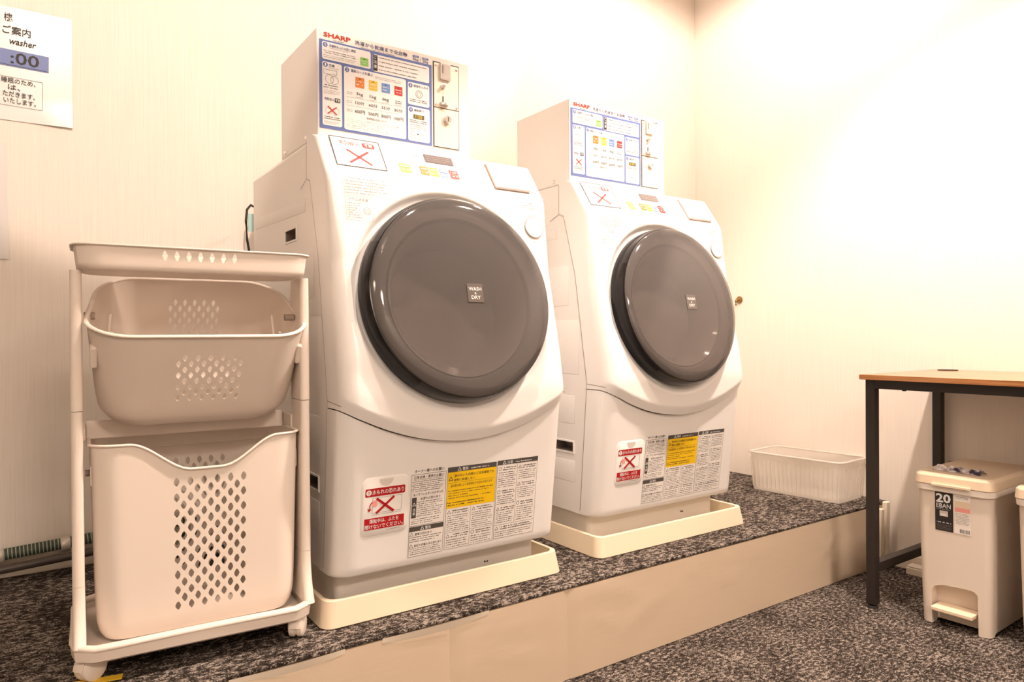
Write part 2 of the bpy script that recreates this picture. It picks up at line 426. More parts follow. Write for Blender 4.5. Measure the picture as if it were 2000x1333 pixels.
def door_r(x, z): return math.hypot(x-D_C.x, (z-D_C.z)*DN)
def upper_panel():
    N = 130
    def rows(j, x):
        if j < 2: return (zb(x), 0.012+(0.014 if j == 0 else 0.0), 0)
        if j <= N:
            t = (j-1)/(N-1); b = zb(x); tt = t**1.0
            z = b+(1.060-b)*tt; e = z-b
            return (z, 0.012*max(0, 1-e/0.024) if e < 0.024 else 0.0, 0)
        k = j-N
        return ([1.0635, 1.066, 1.067][k-1], [0.003, 0.010, 0.060][k-1], 1)
    def mod(x, z):
        r = door_r(x, z)
        t = min(1, max(0, (0.263-r)/0.022)); return 0.016*t*t*(3-2*t)
    vs_, fs = panel(rows, lambda z: smooth_tab(UPT, z), N+4, mod)
    fs = [f for f in fs if min(door_r(vs_[i][0], vs_[i][2]) for i in f) > 0.216]
    return MB().add(vs_, fs)
LPT = [(0.08, 1.4224), (0.60, 1.3592)]
def lower_panel():
    N = 26
    def rows(j, x):
        zt = zb(x)-0.0022
        if j == 0: return (0.0995, 0.07, 0)
        if j == 1: return (0.0995, 0.014, 0)
        if j == 2: return (0.102, 0.004, 0)
        if j <= N: t = (j-3)/(N-3); return (0.108+(zt-0.108)*t, 0, 0)
        return (zt, 0.014, 0)
    vs_, fs = panel(rows, lambda z: lerp_tab(LPT, z), N+2, lambda x, z: 0)
    return MB().add(vs_, fs)

def side_shell():
    """pressed steel cabinet: back, top, two sides with hand holes and pressed ribs"""
    mb = MB(); yb = 2.040
    zs = [0.100, 0.274, 0.302, 0.476, 0.60, 0.79, 0.847, 0.873, 0.962, 0.972, 1.050]
    for sx in (-1, 1):
        x = sx*(HW-0.0015)
        holes = [(1.527, 1.614, 0.274, 0.302), (1.666, 1.748, 0.847, 0.873)]
        for z0, z1 in zip(zs, zs[1:]):
            a0, a1 = lerp_tab(SEAM, z0+1e-6)+0.002, lerp_tab(SEAM, z1-1e-6)+0.002
            h = [q for q in holes if abs(q[2]-z0) < 1e-6]
            if h:
                h = h[0]
                for (p0, p1, q0, q1) in ((a0, a1, h[0], h[0]), (h[1], h[1], yb, yb)):
                    mb.add([(x,p0-YC,z0),(x,q0-YC,z0),(x,q1-YC,z1),(x,p1-YC,z1)], [(0,1,2,3)])
            else: mb.add([(x,a0-YC,z0),(x,yb-YC,z0),(x,yb-YC,z1),(x,a1-YC,z1)], [(0,1,2,3)])
        mb.add([(x,1.587-YC,1.050),(x,yb-YC,1.050),(x-sx*0.012,yb-YC-0.01,1.0655),(x-sx*0.012,1.587-YC,1.0655)], [(0,1,2,3)])
    X = HW-0.0015
    mb.add([(-X+0.012,1.545-YC,1.0655),(X-0.012,1.545-YC,1.0655),(X-0.012,yb-0.01-YC,1.0655),(-X+0.012,yb-0.01-YC,1.0655)], [(0,1,2,3)])
    mb.add([(-X,yb-YC,0.10),(X,yb-YC,0.10),(X,yb-YC,1.05),(-X,yb-YC,1.05)], [(0,1,2,3)])
    mb.add([(-X,yb-YC,1.05),(X,yb-YC,1.05),(X-0.012,yb-0.01-YC,1.0655),(-X+0.012,yb-0.01-YC,1.0655)], [(0,1,2,3)])
    mb.add([(-X,1.50-YC,0.10),(X,1.50-YC,0.10),(X,yb-YC,0.10),(-X,yb-YC,0.10)], [(0,1,2,3)])
    return mb
def bump_pad(sx, y0, y1, z0, z1, sl, h):
    """shallow pressed rib on the cabinet side"""
    x = sx*(HW-0.0015); o = sx*h; e = min(0.012, (z1-z0)/3)
    a = [(x,y0-YC,z0+sl),(x,y1-YC,z0),(x,y1-YC,z1),(x,y0-YC,z1+sl)]
    b = [(x+o,y0+e-YC,z0+e+sl),(x+o,y1-e-YC,z0+e),(x+o,y1-e-YC,z1-e),(x+o,y0+e-YC,z1-e+sl)]
    return MB().loft([a, b])

def make_washer():
    t = thing('washing_machine', 'x', 'washing machine', (XC, YC, ZP), 0, 'coin operated washer dryers')
    obj('cabinet', side_shell(), 'steel_white', t, fix=False, weld=True)
    for sx in (-1, 1):
        for (y0, y1, z0, z1) in ((1.527, 1.614, 0.274, 0.302), (1.666, 1.748, 0.847, 0.873)):
            x = sx*(HW-0.0015); i = -sx*0.045
            mb = MB().add([(x,y0-YC,z0),(x,y1-YC,z0),(x,y1-YC,z1),(x,y0-YC,z1),(x+i,y0-YC,z0+0.004),(x+i,y1-YC,z0+0.004),(x+i,y1-YC,z1),(x+i,y0-YC,z1)],
                          [(0,1,5,4),(1,2,6,5),(2,3,7,6),(3,0,4,7),(4,5,6,7)])
            g = obj('grip_hole', mb, 'pocket_dark', t)
            e = 0.005; rc = lambda e_, xx: [(xx, a-YC, c) for a, c in ((y0-e_,z0-e_),(y1+e_,z0-e_),(y1+e_,z1+e_),(y0-e_,z1+e_))]
            obj('grip_bezel', MB().loft([rc(e, x), rc(e*0.8, x+sx*0.0024), rc(0, x+sx*0.0024), rc(0, x)], cap=False), 'steel_white', g)
        for (y0, y1, z0, z1, sl) in ((1.60, 2.02, 0.912, 0.945, -0.012), (1.545, 2.02, 0.70, 0.82, 0), (1.50, 2.02, 0.50, 0.66, 0), (1.52, 2.0, 0.355, 0.44, 0), (1.52, 2.0, 0.185, 0.25, 0)):
            obj('pressed_rib', bump_pad(sx, y0, y1, z0, z1, sl, 0.0028), 'steel_white', t, bevel=0.002)
    for sx in (-1, 1):
        sp_ = Print((sx*(HW+0.0004), -YC, 0), (0,1,0), (0,0,1), (sx,0,0))
        for a_, b_ in (((1.586,1.060),(1.586,0.974)), ((1.586,0.974),(1.565,0.966)), ((1.630,0.958),(1.586,0.974)), ((1.565,0.966),(1.514,0.79)), ((1.514,0.79),(1.465,0.478)), ((1.465,0.478),(1.497,0.11)), ((1.465,0.476),(1.385,0.470))):
            sp_.line('groove', a_, b_, 0.0016, 0.0)
        sp_.build(t, {'*': 'panel_seam'})
    obj('upper_front_panel', upper_panel(), 'washer_white', t, smooth=50, fix=False)
    obj('lower_front_panel', lower_panel(), 'washer_white', t, smooth=50, fix=False)
    b = MB().loft([[(x, y, z) for x, y in rrect(0.540, 0.50, 0.02, 4, 0, 1.735-YC)] for z in (0.012, 0.101)])
    bs = obj('base', b, 'foot_grey', t, smooth=40)
    for q in ((0.115, 0.062), (0.122, 0.0615)):
        obj('screw', MB().lathe((q[0], 1.4845-YC, q[1]-0.012), (0,-1,0), [(0,0.0015),(0.0022,0.0015),(0.0022,-0.001)], 10), 'dark_gap', bs)
    for sx in (-1, 1):
        for y in (1.53, 1.96): obj('foot', MB().lathe((sx*0.225, y-YC, 0), (0,0,1), [(0,0.0085),(0.028,0.0085),(0.025,0.02),(0,0.02)], 20), 'black_rubber', t, smooth=40)
    # porthole
    c = D_C; n = D_N
    obj('door_rim', MB().lathe(c, n, [(0.222,-0.016),(0.2385,-0.014),(0.2385,0.004),(0.2365,0.020),(0.2318,0.0320),(0.2280,0.0330),(0.2275,0.020),(0.2280,0.012)], 96), 'rim_black', t, smooth=50)
    RG = 0.2300; prof = [(RG, 0.0340), (RG-0.0006, 0.0372), (RG-0.003, 0.0400)]
    for k in range(1, 13):
        r = (RG-0.004)*(1-k/12); prof.append((r, 0.0408+0.020*(1-(r/RG)**2)))
    obj('door_glass', MB().lathe(c, n, prof, 96), 'smoked_glass', t, smooth=50)
    obj('door_bowl', MB().lathe(c, n, [(0.182,0.012),(0.176,0.004),(0.158,-0.02),(0.150,-0.05),(0.140,-0.072),(0.10,-0.084),(0.0,-0.088)], 72), 'bowl_glass', t, smooth=40)
    obj('door_gasket', MB().lathe(c, n, [(0.2270,0.016),(0.205,0.020),(0.190,0.018),(0.184,0.010),(0.182,-0.03),(0.180,-0.09),(0.195,-0.11)], 72), 'gasket_grey', t, smooth=40)
    obj('drum', MB().lathe(c, n, [(0.178,-0.06),(0.215,-0.10),(0.215,-0.30),(0.19,-0.33),(0.0,-0.335)], 48), 'drum_steel', t, smooth=40)
    hm = MB()
    ang = [R(a) for a in range(150, 236, 5)]
    lo = [[c+n*h+r*(math.cos(a)*D_EX+math.sin(a)*D_EY) for (r, h) in ((0.2325,0.0315),(0.2395,0.018),(0.2405,0.004),(0.236,0.004))] for a in ang]
    obj('door_handle', hm.loft(lo), 'rim_black', t, smooth=50)
    badge = Print(c+n*0.0620, D_EX, D_EY, n)
    badge.rect('badge_brown|badge', -0.0205+0.0075, 0.0205+0.0075, -0.0215, 0.0215, 0.0)
    badge.text('print_white', 'WASH', -0.009, 0.005, 0.0082, 0.033, 0.012); badge.text('print_white', '&', 0.005, -0.0035, 0.0055, None, 0.01); badge.text('print_white', 'DRY', -0.004, -0.0145, 0.0082, 0.024, 0.012)
    badge.build(t, {'badge_brown': 'badge', 'print_white': 'badge_lettering'})
    # power dial and the notes round it
    uo = Vector((0, 1.405-YC, 0.717)); kc = uo+D_EX*0.2425+D_EY*0.176
    kn = obj('power_button', MB().lathe(kc, n, [(0.0,0.0016),(0.0235,0.0014),(0.0262,0.0008),(0.0275,-0.002)], 40), 'washer_white', t, smooth=30)
    obj('groove_ring', MB().lathe(kc, n, [(0.0268,0.0006),(0.0288,0.0006)], 40), 'groove', kn, fix=False)
    fp = Print(uo, D_EX, D_EY, n)
    rg = random.Random(3)
    fp.frame('ink_light', -0.2585, -0.147, 0.207, 0.250, 0.0006); fp.scrib('ink_light', -0.255, -0.150, 0.209, 0.249, 6, rg, fill=0.42)
    fp.frame('ink_light', -0.2585, -0.198, 0.150, 0.2015, 0.0007); fp.text('ink_grey', 'ドラム式洗濯', -0.250, 0.1945, 0.0055, 0.044)
    fp.scrib('ink_light', -0.2555, -0.222, 0.154, 0.191, 7, rg, fill=0.5); fp.ring('ink_light', -0.210, 0.173, 0.0085, 0.0012); fp.ring('ink_light', -0.210, 0.173, 0.0045, 0.0009)
    fp.scrib('ink_light', 0.212, 0.256, 0.222, 0.243, 3, rg, fill=0.45); fp.text('ink_grey', '電源 入', 0.2345, 0.236, 0.0045); fp.text('ink_grey', '切  入', 0.232, 0.1335, 0.0055, 0.022)
    fp.line('ink_light', (0.16, 0.2555), (0.258, 0.2535), 0.0009)
    fp.build(t, {'*': 'panel_print'})
    # control panel on the sloping top
    k = 0.68; dn = math.sqrt(1+k*k); cy = Vector((0, k, 1))/dn; cn = Vector((0, -1, k))/dn; co = Vector((0, 1.462-YC, 0.965))+cn*0.0012
    cp = Print(co, D_EX, cy, cn)
    cp.poly('print_white|control_sticker', [(-0.2625, 0.029), (-0.1445, 0.029), (-0.1445, 0.1195), (-0.2625, 0.1195)], 0.0004)
    cp.frame('ink_grey', -0.2625, -0.1445, 0.029, 0.1195, 0.0022, 0.0007)
    cp.text('ink_brick', '洗剤投入', -0.245, 0.0965, 0.013, 0.052, 0.012); cp.rrect('tag_red|sticker_band', -0.188, -0.158, 0.094, 0.111, 0.006, 0.0006); cp.text('print_white', '不要', -0.183, 0.0968, 0.0115, 0.02, 0.012, 0.001)
    cp.scrib('ink_light', -0.243, -0.20, 0.089, 0.094, 1, rg); cp.xmark('tag_red', -0.204, 0.061, 0.026, 0.0055)
    cp.ring('ink_light', -0.219, 0.058, 0.022, 0.0009); cp.ring('ink_light', -0.189, 0.056, 0.020, 0.0009)
    cp.poly('lcd|display', [(-0.031, 0.080), (0.047, 0.080), (0.047, 0.107), (-0.031, 0.107)]); cp.scrib('ink_light', -0.027, 0.043, 0.083, 0.104, 3, rg, 0.0006, 0.35)
    cp.text('ink_light', '乾燥', -0.062, 0.094, 0.007)
    for ink, a0, a1 in (('tag_green', -0.108, -0.080), ('tag_orange', -0.055, -0.032), ('tag_yellow', -0.029, -0.006), ('tag_blue', -0.002, 0.021), ('tag_red', 0.0245, 0.049), ('tag_grey', 0.072, 0.098)):
        cp.rect(ink+'|program_button', a0, a1, 0.034, 0.048); cp.rect(ink+'|program_button', a0, a1, 0.050, 0.062); cp.scrib('print_white', a0+0.003, a1-0.003, 0.036, 0.061, 2, rg, 0.0006, 0.35)
    cp.line('ink_grey', (-0.144, 0.0065), (-0.132, 0.0045), 0.0011); cp.line('ink_light', (-0.132, 0.0045), (0.15, 0.0035), 0.0009); cp.line('ink_light', (-0.1425, 0.028), (-0.1425, 0.007), 0.0009)
    cp.build(t, {'print_white': 'control_sticker', 'lcd': 'display', '*': 'control_print'})
    lid = [(0.1475, 0.020), (0.253, 0.020), (0.253, 0.108), (0.1475, 0.108)]
    ld = MB().prism([co+D_EX*u+cy*v-cn*0.004 for u, v in lid], cn*0.0125)
    lo_ = obj('detergent_lid', ld, 'washer_white', t, bevel=0.003)
    g = MB(); 
    g.add([co+D_EX*u+cy*v+cn*0.0004 for u, v in ((0.1435,0.016),(0.253,0.016),(0.253,0.020),(0.1475,0.020),(0.1475,0.108),(0.1435,0.108))], [(0,1,2,3),(0,3,4,5)])
    obj('lid_gap', g, 'groove', lo_, fix=False)
    # filter door with its sticker, and the warning labels on the lower panel
    kk = -0.1216; ln = math.sqrt(1+kk*kk); ly = Vector((0, kk, 1))/ln; lnn = Vector((0, -1, kk))/ln; l0 = Vector((0, 1.42-YC, 0.10))
    fd = MB(); rp_ = rrect(0.112, 0.130, 0.018, 6, -0.190, 0.1515); ri = rrect(0.106, 0.124, 0.016, 6, -0.190, 0.1515)
    fd.loft([[l0+D_EX*u+ly*v-lnn*0.003 for u, v in rp_], [l0+D_EX*u+ly*v+lnn*0.0002 for u, v in rp_], [l0+D_EX*u+ly*v+lnn*0.0018 for u, v in ri]])
    flt = obj('filter_door', fd, 'washer_white', t, smooth=35)
    hp = Print(l0+lnn*0.0018, D_EX, ly, lnn)
    hp.poly('foot_grey|finger_notch', [(-0.1905+0.0165*math.cos(R(a)), 0.2115+0.0165*math.sin(R(a))) for a in range(180, 361, 12)], 0.0003)
    hp.rrect('ink_red|red_band', -0.238, -0.1455, 0.1745, 0.1925, 0.003); hp.disc('print_white', -0.230, 0.1835, 0.0062, 0.0007); hp.text('ink_red', '!', -0.2311, 0.1795, 0.008, 0.0022, 0.01, 0.001)
    hp.text('print_white', '水もれの恐れあり', -0.2225, 0.1785, 0.0105, 0.074, 0.012, 0.0008)
    hp.rect('ink_red|red_band', -0.238, -0.1455, 0.1015, 0.127); hp.text('print_white', '運転中は、ふたを', -0.2265, 0.1155, 0.0095, 0.068, 0.012, 0.0008); hp.text('print_white', '開けないでください。', -0.2365, 0.1035, 0.0095, 0.089, 0.012, 0.0008)
    hp.frame('ink_light', -0.221, -0.153, 0.138, 0.171, 0.0007); hp.line('ink_light', (-0.221,0.134), (-0.153,0.134), 0.0007); hp.rrect('ink_pink', -0.222, -0.210, 0.152, 0.166, 0.003, 0.0006)
    hp.xmark('ink_red', -0.1915, 0.1535, 0.0205, 0.0055); hp.ring('ink_red', -0.2155, 0.1525, 0.0125, 0.0024, 0.0007, 8, 120, 200); hp.poly('ink_red', [(-0.2325,0.149),(-0.2225,0.1478),(-0.2285,0.1415)], 0.0007)
    hp.scrib('ink_light', -0.185, -0.152, 0.0955, 0.0995, 1, rg)
    hp.build(flt, {'pocket_dark': 'finger_notch', '*': 'sticker_print'})
    lp = Print(l0+lnn*0.0004, D_EX, ly, lnn)
    # owner notes
    lp.text('ink_grey', 'オーナー様へのお願い', -0.1235, 0.2135, 0.0078, 0.074)
    lp.rect('label_film|warning_label', -0.130, -0.044, 0.093, 0.210, 0.0002); lp.frame('ink_grey', -0.130, -0.044, 0.093, 0.210, 0.0007)
    lp.text('ink_grey', '日常点検・清掃のお願い', -0.1235, 0.1995, 0.0075, 0.074); lp.line('ink_grey', (-0.124,0.1975), (-0.05,0.1975), 0.0006)
    lp.scrib('ink_grey', -0.128, -0.047, 0.170, 0.196, 6, rg, fill=0.45); lp.text('ink_grey', '糸くずフィルターのお手入れ', -0.124, 0.161, 0.0062, 0.075)
    lp.rect('dark_header|label_header', -0.127, -0.1155, 0.111, 0.158, 0.0005); lp.tri('print_white', -0.1212, 0.1425, 0.004, 0.0012, 0.0008); lp.text('print_white', '注', -0.1245, 0.127, 0.0068, None, 0.01, 0.0008); lp.text('print_white', '意', -0.1245, 0.118, 0.0068, None, 0.01, 0.0008)
    lp.text('ink_grey', '水漏れの恐れあり', -0.106, 0.1505, 0.0062, 0.05); lp.scrib('ink_grey', -0.1135, -0.047, 0.112, 0.149, 8, rg, fill=0.45); lp.scrib('ink_grey', -0.127, -0.047, 0.096, 0.110, 3, rg, fill=0.45)
    lp.rect('label_film|warning_label', -0.130, -0.044, 0.022, 0.0905, 0.0002); lp.frame('ink_grey', -0.130, -0.044, 0.022, 0.0905, 0.0007); lp.rect('dark_header|label_header', -0.130, -0.044, 0.080, 0.0905, 0.0005)
    lp.tri('print_white', -0.098, 0.0853, 0.0042, 0.0012, 0.0008); lp.text('print_white', '警告', -0.091, 0.0817, 0.0072, None, 0.01, 0.0008)
    lp.tri('ink_grey', -0.124, 0.0735, 0.0045, 0.0009); lp.text('ink_grey', '感電の恐れあり', -0.116, 0.070, 0.0062, 0.042); lp.scrib('ink_grey', -0.128, -0.047, 0.054, 0.069, 3, rg, fill=0.45)
    lp.tri('ink_grey', -0.124, 0.047, 0.0045, 0.0009); lp.text('ink_grey', '発煙や漏電火災の恐れあり', -0.117, 0.0435, 0.0058, 0.07); lp.scrib('ink_grey', -0.128, -0.047, 0.025, 0.0425, 4, rg, fill=0.45)
    # warning sheet
    lp.rect('label_film|warning_label', -0.039, 0.0925, 0.023, 0.122, 0.0002); lp.rect('dark_header|label_header', -0.039, 0.0925, 0.205, 0.2165, 0.0005)
    lp.tri('print_white', -0.009, 0.211, 0.0045, 0.0013, 0.0008); lp.text('print_white', '警告', -0.001, 0.2068, 0.0078, None, 0.01, 0.0008); lp.scrib('print_white', 0.022, 0.072, 0.2075, 0.2125, 1, rg, 0.0008, 0.6)
    lp.rect('warning_yellow|yellow_warning_label', -0.039, 0.0925, 0.1195, 0.205, 0.0004); lp.tri('ink_grey', -0.0305, 0.190, 0.0055, 0.0011, 0.0008)
    lp.text('ink_grey', '油の付いた衣類などは洗濯後でも', -0.022, 0.1925, 0.0068, 0.108, 0.006, 0.0008); lp.text('ink_grey', '絶対に乾燥しない', -0.022, 0.1825, 0.0068, 0.056, 0.006, 0.0008)
    lp.line('ink_grey', (-0.036, 0.1795), (0.089, 0.1795), 0.0005, 0.0008); lp.text('ink_grey', '油の酸化熱により自然発火する恐れがあります', -0.031, 0.1695, 0.0066, 0.114, 0.0, 0.0008)
    lp.scrib('ink_grey', -0.036, 0.088, 0.141, 0.164, 4, rg, 0.0008, 0.42, 0.8, 0.6); lp.scrib('ink_grey', -0.037, 0.065, 0.124, 0.136, 2, rg, 0.0008, 0.5)
    lp.frame('ink_grey', -0.039, 0.0925, 0.023, 0.2165, 0.0006); lp.line('ink_grey', (0.027,0.025), (0.027,0.118), 0.0006); lp.line('ink_grey', (-0.037,0.062), (0.09,0.062), 0.0006)
    for (a0, a1, v1, v0, kind) in ((-0.037, 0.025, 0.117, 0.064, 't'), (0.029, 0.090, 0.117, 0.064, 't'), (-0.037, 0.025, 0.060, 0.025, 't'), (0.029, 0.090, 0.060, 0.025, 'o')):
        (lp.tri('ink_grey', a0+0.006, v1-0.006, 0.0045, 0.0009) if kind == 't' else lp.ring('ink_grey', a0+0.006, v1-0.006, 0.0045, 0.0009))
        lp.scrib('ink_grey', a0+0.014, a1, v1-0.0115, v1-0.001, 2, rg, fill=0.6); lp.scrib('ink_grey', a0+0.002, a1, v0, v1-0.013, max(3, int((v1-v0-0.013)/0.0048)), rg, fill=0.42)
    # caution sheet
    lp.rect('label_film|warning_label', 0.096, 0.214, 0.025, 0.207, 0.0002); lp.frame('ink_grey', 0.096, 0.214, 0.025, 0.217, 0.0006); lp.rect('dark_header|label_header', 0.096, 0.215, 0.2065, 0.218, 0.0005)
    lp.tri('print_white', 0.1155, 0.2122, 0.0045, 0.0013, 0.0008); lp.text('print_white', '注意', 0.1235, 0.208, 0.0078, None, 0.01, 0.0008); lp.scrib('print_white', 0.148, 0.20, 0.2085, 0.2135, 1, rg, 0.0008, 0.6)
    lp.line('ink_grey', (0.154,0.060), (0.154,0.205), 0.0006); lp.line('ink_grey', (0.098,0.058), (0.212,0.058), 0.0006)
    for (a0, a1, v1, v0, kind) in ((0.098,0.152,0.203,0.150,'o'),(0.156,0.212,0.203,0.165,'t'),(0.098,0.152,0.146,0.108,'o'),(0.156,0.212,0.160,0.118,'t'),(0.098,0.152,0.104,0.062,'t'),(0.156,0.212,0.112,0.062,'o'),(0.098,0.212,0.056,0.028,'t')):
        (lp.tri('ink_grey', a0+0.006, v1-0.006, 0.0045, 0.0009) if kind == 't' else lp.ring('ink_grey', a0+0.006, v1-0.006, 0.0045, 0.0009))
        lp.scrib('ink_grey', a0+0.014, a1, v1-0.0115, v1-0.001, 2, rg, fill=0.6); lp.scrib('ink_grey', a0+0.002, a1, v0, v1-0.013, max(3, int((v1-v0-0.013)/0.0048)), rg, fill=0.42)
    lp.build(t, {'label_film': 'warning_label', 'warning_yellow': 'yellow_warning_label', 'dark_header': 'label_header', '*': 'label_print'})
    return t
W2 = (0.7775, 0.055)
wash1 = make_washer(); wash2 = copy_tree(wash1); wash2.location = (XC+W2[0], YC+W2[1], ZP)
wash1['label'] = 'white front loading washer dryer standing beside the laundry cart'
wash2['label'] = 'white front loading washer dryer nearest the right wall'

# ---------------------------------------------------------------- coin box on the machine (local: x from its left side, y 0 = front, z up)
def make_box():
    t = thing('coin_box', 'x', 'coin box', (0.549, 1.553, ZP+1.0672), 0, 'coin boxes on the washers')
    Wd, H = 0.401, 0.2455
    obj('case', MB().box(0, Wd, 0, 0.268, 0.0, H), 'steel_white', t, bevel=0.004)
    for y in (0.075, 0.235): obj('side_screw', MB().lathe((0, y, 0.012), (-1,0,0), [(0,0.003),(0.005,0.0025),(0.006,0)], 14), 'chrome', t, smooth=40)
    p = Print((0,-0.0004,-0.001), (1,0,0), (0,0,1), (0,-1,0)); rg = random.Random(11)
    p.text('ink_brick', 'SHARP', 0.0155, 0.2275, 0.0108, 0.0645, 0.035); p.scrib('ink_light', 0.036, 0.064, 0.2215, 0.2258, 1, rg, fill=0.8)
    p.text('ink_navy', '洗濯から乾燥まで全自動', 0.0905, 0.2262, 0.0102, 0.134); p.scrib('ink_light', 0.105, 0.205, 0.2205, 0.2245, 1, rg, fill=0.6)
    p.rect('panel_blue|capacity_band', 0.2395, 0.2565, 0.2305, 0.2355, 0.0003); p.text('print_white', '洗濯', 0.243, 0.2312, 0.0036, None, 0, 0.0005); p.rect('panel_blue|capacity_band', 0.2655, 0.2825, 0.2300, 0.2350, 0.0003); p.text('print_white', '乾燥', 0.269, 0.2307, 0.0036, None, 0, 0.0005)
    p.text('ink_navy', '6kg', 0.240, 0.2212, 0.0082, 0.015); p.text('ink_navy', '3kg', 0.267, 0.2207, 0.0082, 0.015); p.line('ink_navy', (0.2595,0.2205), (0.2625,0.2355), 0.0008)
    p.build(t, {'*': 'brand_lettering'})
    sh = obj('instruction_sheet', MB().box(0.0055, 0.291, -0.0012, 0.0, 0.0195, 0.2195), 'panel_blue', t)
    for (a, b, c, d) in ((0.0118, 0.1292, 0.1755, 0.2155), (0.1343, 0.2838, 0.1725, 0.2132), (0.0118, 0.058, 0.0268, 0.1702), (0.0632, 0.2200, 0.0245, 0.1692), (0.2252, 0.2838, 0.1118, 0.1662), (0.2255, 0.2845, 0.0240, 0.1072)):
        mb = MB(); q = rrect(b-a, d-c, 0.0045, 4, (a+b)/2, (c+d)/2)
        mb.loft([[(x, -0.0012, z) for x, z in q], [(x, -0.0017, z) for x, z in q]]); obj('white_field', mb, 'print_white', sh)
    s = Print((0,-0.0017,0), (1,0,0), (0,0,1), (0,-1,0))
    for n_, u, v in (('0', 0.0192, 0.2085), ('1', 0.0192, 0.1635), ('2', 0.0705, 0.1622), ('3', 0.2322, 0.1588), ('4', 0.2328, 0.0995)):
        s.disc('panel_blue|step_number', u, v, 0.0055); s.text('print_white', n_, u-0.0016, v-0.0035, 0.007, 0.0032, 0.01)
    s.text('ink_navy', '洗濯物を入れる前に確認', 0.028, 0.2050, 0.0065, 0.064); s.scrib('ink_light', 0.028, 0.075, 0.2010, 0.204, 1, rg); s.scrib('ink_grey', 0.0145, 0.098, 0.1890, 0.1975, 2, rg, fill=0.45); s.scrib('ink_light', 0.0145, 0.098, 0.1790, 0.1870, 2, rg, fill=0.4)
    def tagp(ink, a, b, c, d):
        s.rrect(ink+'|course_tag', a, b, c, d, 0.0015); s.rect('ink_grey', (a+b)/2-0.003, (a+b)/2+0.003, d-0.004, d-0.0025, 0.0006)
        s.scrib('print_white', a+0.002, b-0.002, c+0.003, d-0.006, 2, rg, 0.0006, 0.4)
    tagp('tag_green', 0.1032, 0.1232, 0.1795, 0.1985)
    s.rect('ink_black|notice_heading', 0.1352, 0.1462, 0.1745, 0.2118)
    for i, ch in enumerate('ご注意'): s.text('print_white', ch, 0.1372, 0.2025-0.0108*i, 0.0078, 0.007, 0.008)
    for i in range(4):
        s.disc('ink_grey', 0.1505, 0.2075-0.0095*i, 0.0011); s.scrib('ink_grey', 0.1535, 0.280-0.01*i, 0.2052-0.0095*i, 0.2098-0.0095*i, 1, rg, fill=0.5)
    s.text('ink_navy', '準備', 0.0275, 0.1600, 0.0065, 0.013); s.scrib('ink_light', 0.0275, 0.052, 0.1560, 0.159, 1, rg)
    s.frame('ink_light', 0.0150, 0.046, 0.1435, 0.1530, 0.0006); s.ring('ink_grey', 0.0285, 0.1320, 0.0100, 0.0006); s.ring('ink_grey', 0.0405, 0.1310, 0.0095, 0.0006)
    s.scrib('ink_grey', 0.0150, 0.054, 0.110, 0.1205, 2, rg, fill=0.45); s.scrib('ink_light', 0.0150, 0.054, 0.098, 0.108, 3, rg, fill=0.35)
    s.text('ink_navy', '洗剤投入', 0.0160, 0.0835, 0.0062, 0.0235); s.rect('ink_grey', 0.0405, 0.0535, 0.0815, 0.0910); s.text('print_white', '不要', 0.0420, 0.0832, 0.006, 0.0102)
    s.xmark('tag_red', 0.0345, 0.0620, 0.0105, 0.0024); s.ring('ink_light', 0.0265, 0.0600, 0.0078, 0.0005); s.ring('ink_light', 0.0425, 0.0600, 0.0085, 0.0005)
    s.scrib('ink_grey', 0.0155, 0.055, 0.0400, 0.0485, 2, rg, fill=0.5); s.scrib('ink_light', 0.0155, 0.055, 0.0300, 0.0375, 3, rg, fill=0.35)
    s.text('ink_navy', '運転コースを選ぶ', 0.0795, 0.1588, 0.0070, 0.054); s.scrib('ink_light', 0.140, 0.214, 0.1545, 0.1625, 2, rg, fill=0.35)
    tagp('tag_orange', 0.0908, 0.1126, 0.1262, 0.1500); tagp('tag_yellow', 0.1240, 0.1456, 0.1262, 0.1495); tagp('tag_blue', 0.1562, 0.1780, 0.1270, 0.1490); tagp('tag_red', 0.1893, 0.2104, 0.1270, 0.1485)
    cols = (0.1016, 0.1350, 0.1670, 0.2000)
    for cx, a, b, c in zip(cols, ('3kg', '1kg', '6kg', ''), ('120分', '60分', '35分', '30分'), ('600円', '500円', '300円', '100円')):
        if a: s.text('ink_grey', a, cx-0.009, 0.1058, 0.0092, 0.0165, 0.004)
        else: s.scrib('ink_grey', cx-0.0085, cx+0.009, 0.1060, 0.1150, 2, rg, fill=0.5)
        s.scrib('ink_light', cx-0.010, cx+0.009, 0.1020, 0.1045, 1, rg)
        s.text('ink_grey', b, cx-0.0115, 0.0865, 0.0082, 0.022, 0.004); s.text('ink_grey', c, cx-0.0125, 0.0660, 0.0085, 0.0245, 0.004)
    for v in (0.1095, 0.0895, 0.0695): s.scrib('ink_light', 0.0690, 0.0835, v-0.003, v+0.004, 2, rg, fill=0.4)
    for v in (0.1005, 0.0815): s.line('ink_light', (0.068, v), (0.216, v), 0.0004)
    s.text('ink_light', '乾燥時間の目安について', 0.118, 0.0555, 0.0055, 0.05); s.scrib('ink_light', 0.0690, 0.215, 0.0285, 0.052, 5, rg, fill=0.3, dens=0.4)
    s.text('ink_navy', '硬貨を入れる', 0.2405, 0.1562, 0.0058, 0.040); s.ring('ink_light', 0.2555, 0.1400, 0.0095, 0.0012); s.ring('ink_light', 0.2555, 0.1400, 0.0050, 0.0008); s.scrib('ink_grey', 0.2290, 0.281, 0.1190, 0.1275, 2, rg, fill=0.5)
    s.text('ink_navy', '運転終了', 0.2412, 0.0970, 0.0058, 0.028); s.rect('olive_lcd|display_picture', 0.2395, 0.2692, 0.0792, 0.0892); s.text('tag_yellow', '1:20', 0.2450, 0.0810, 0.0065, 0.018)
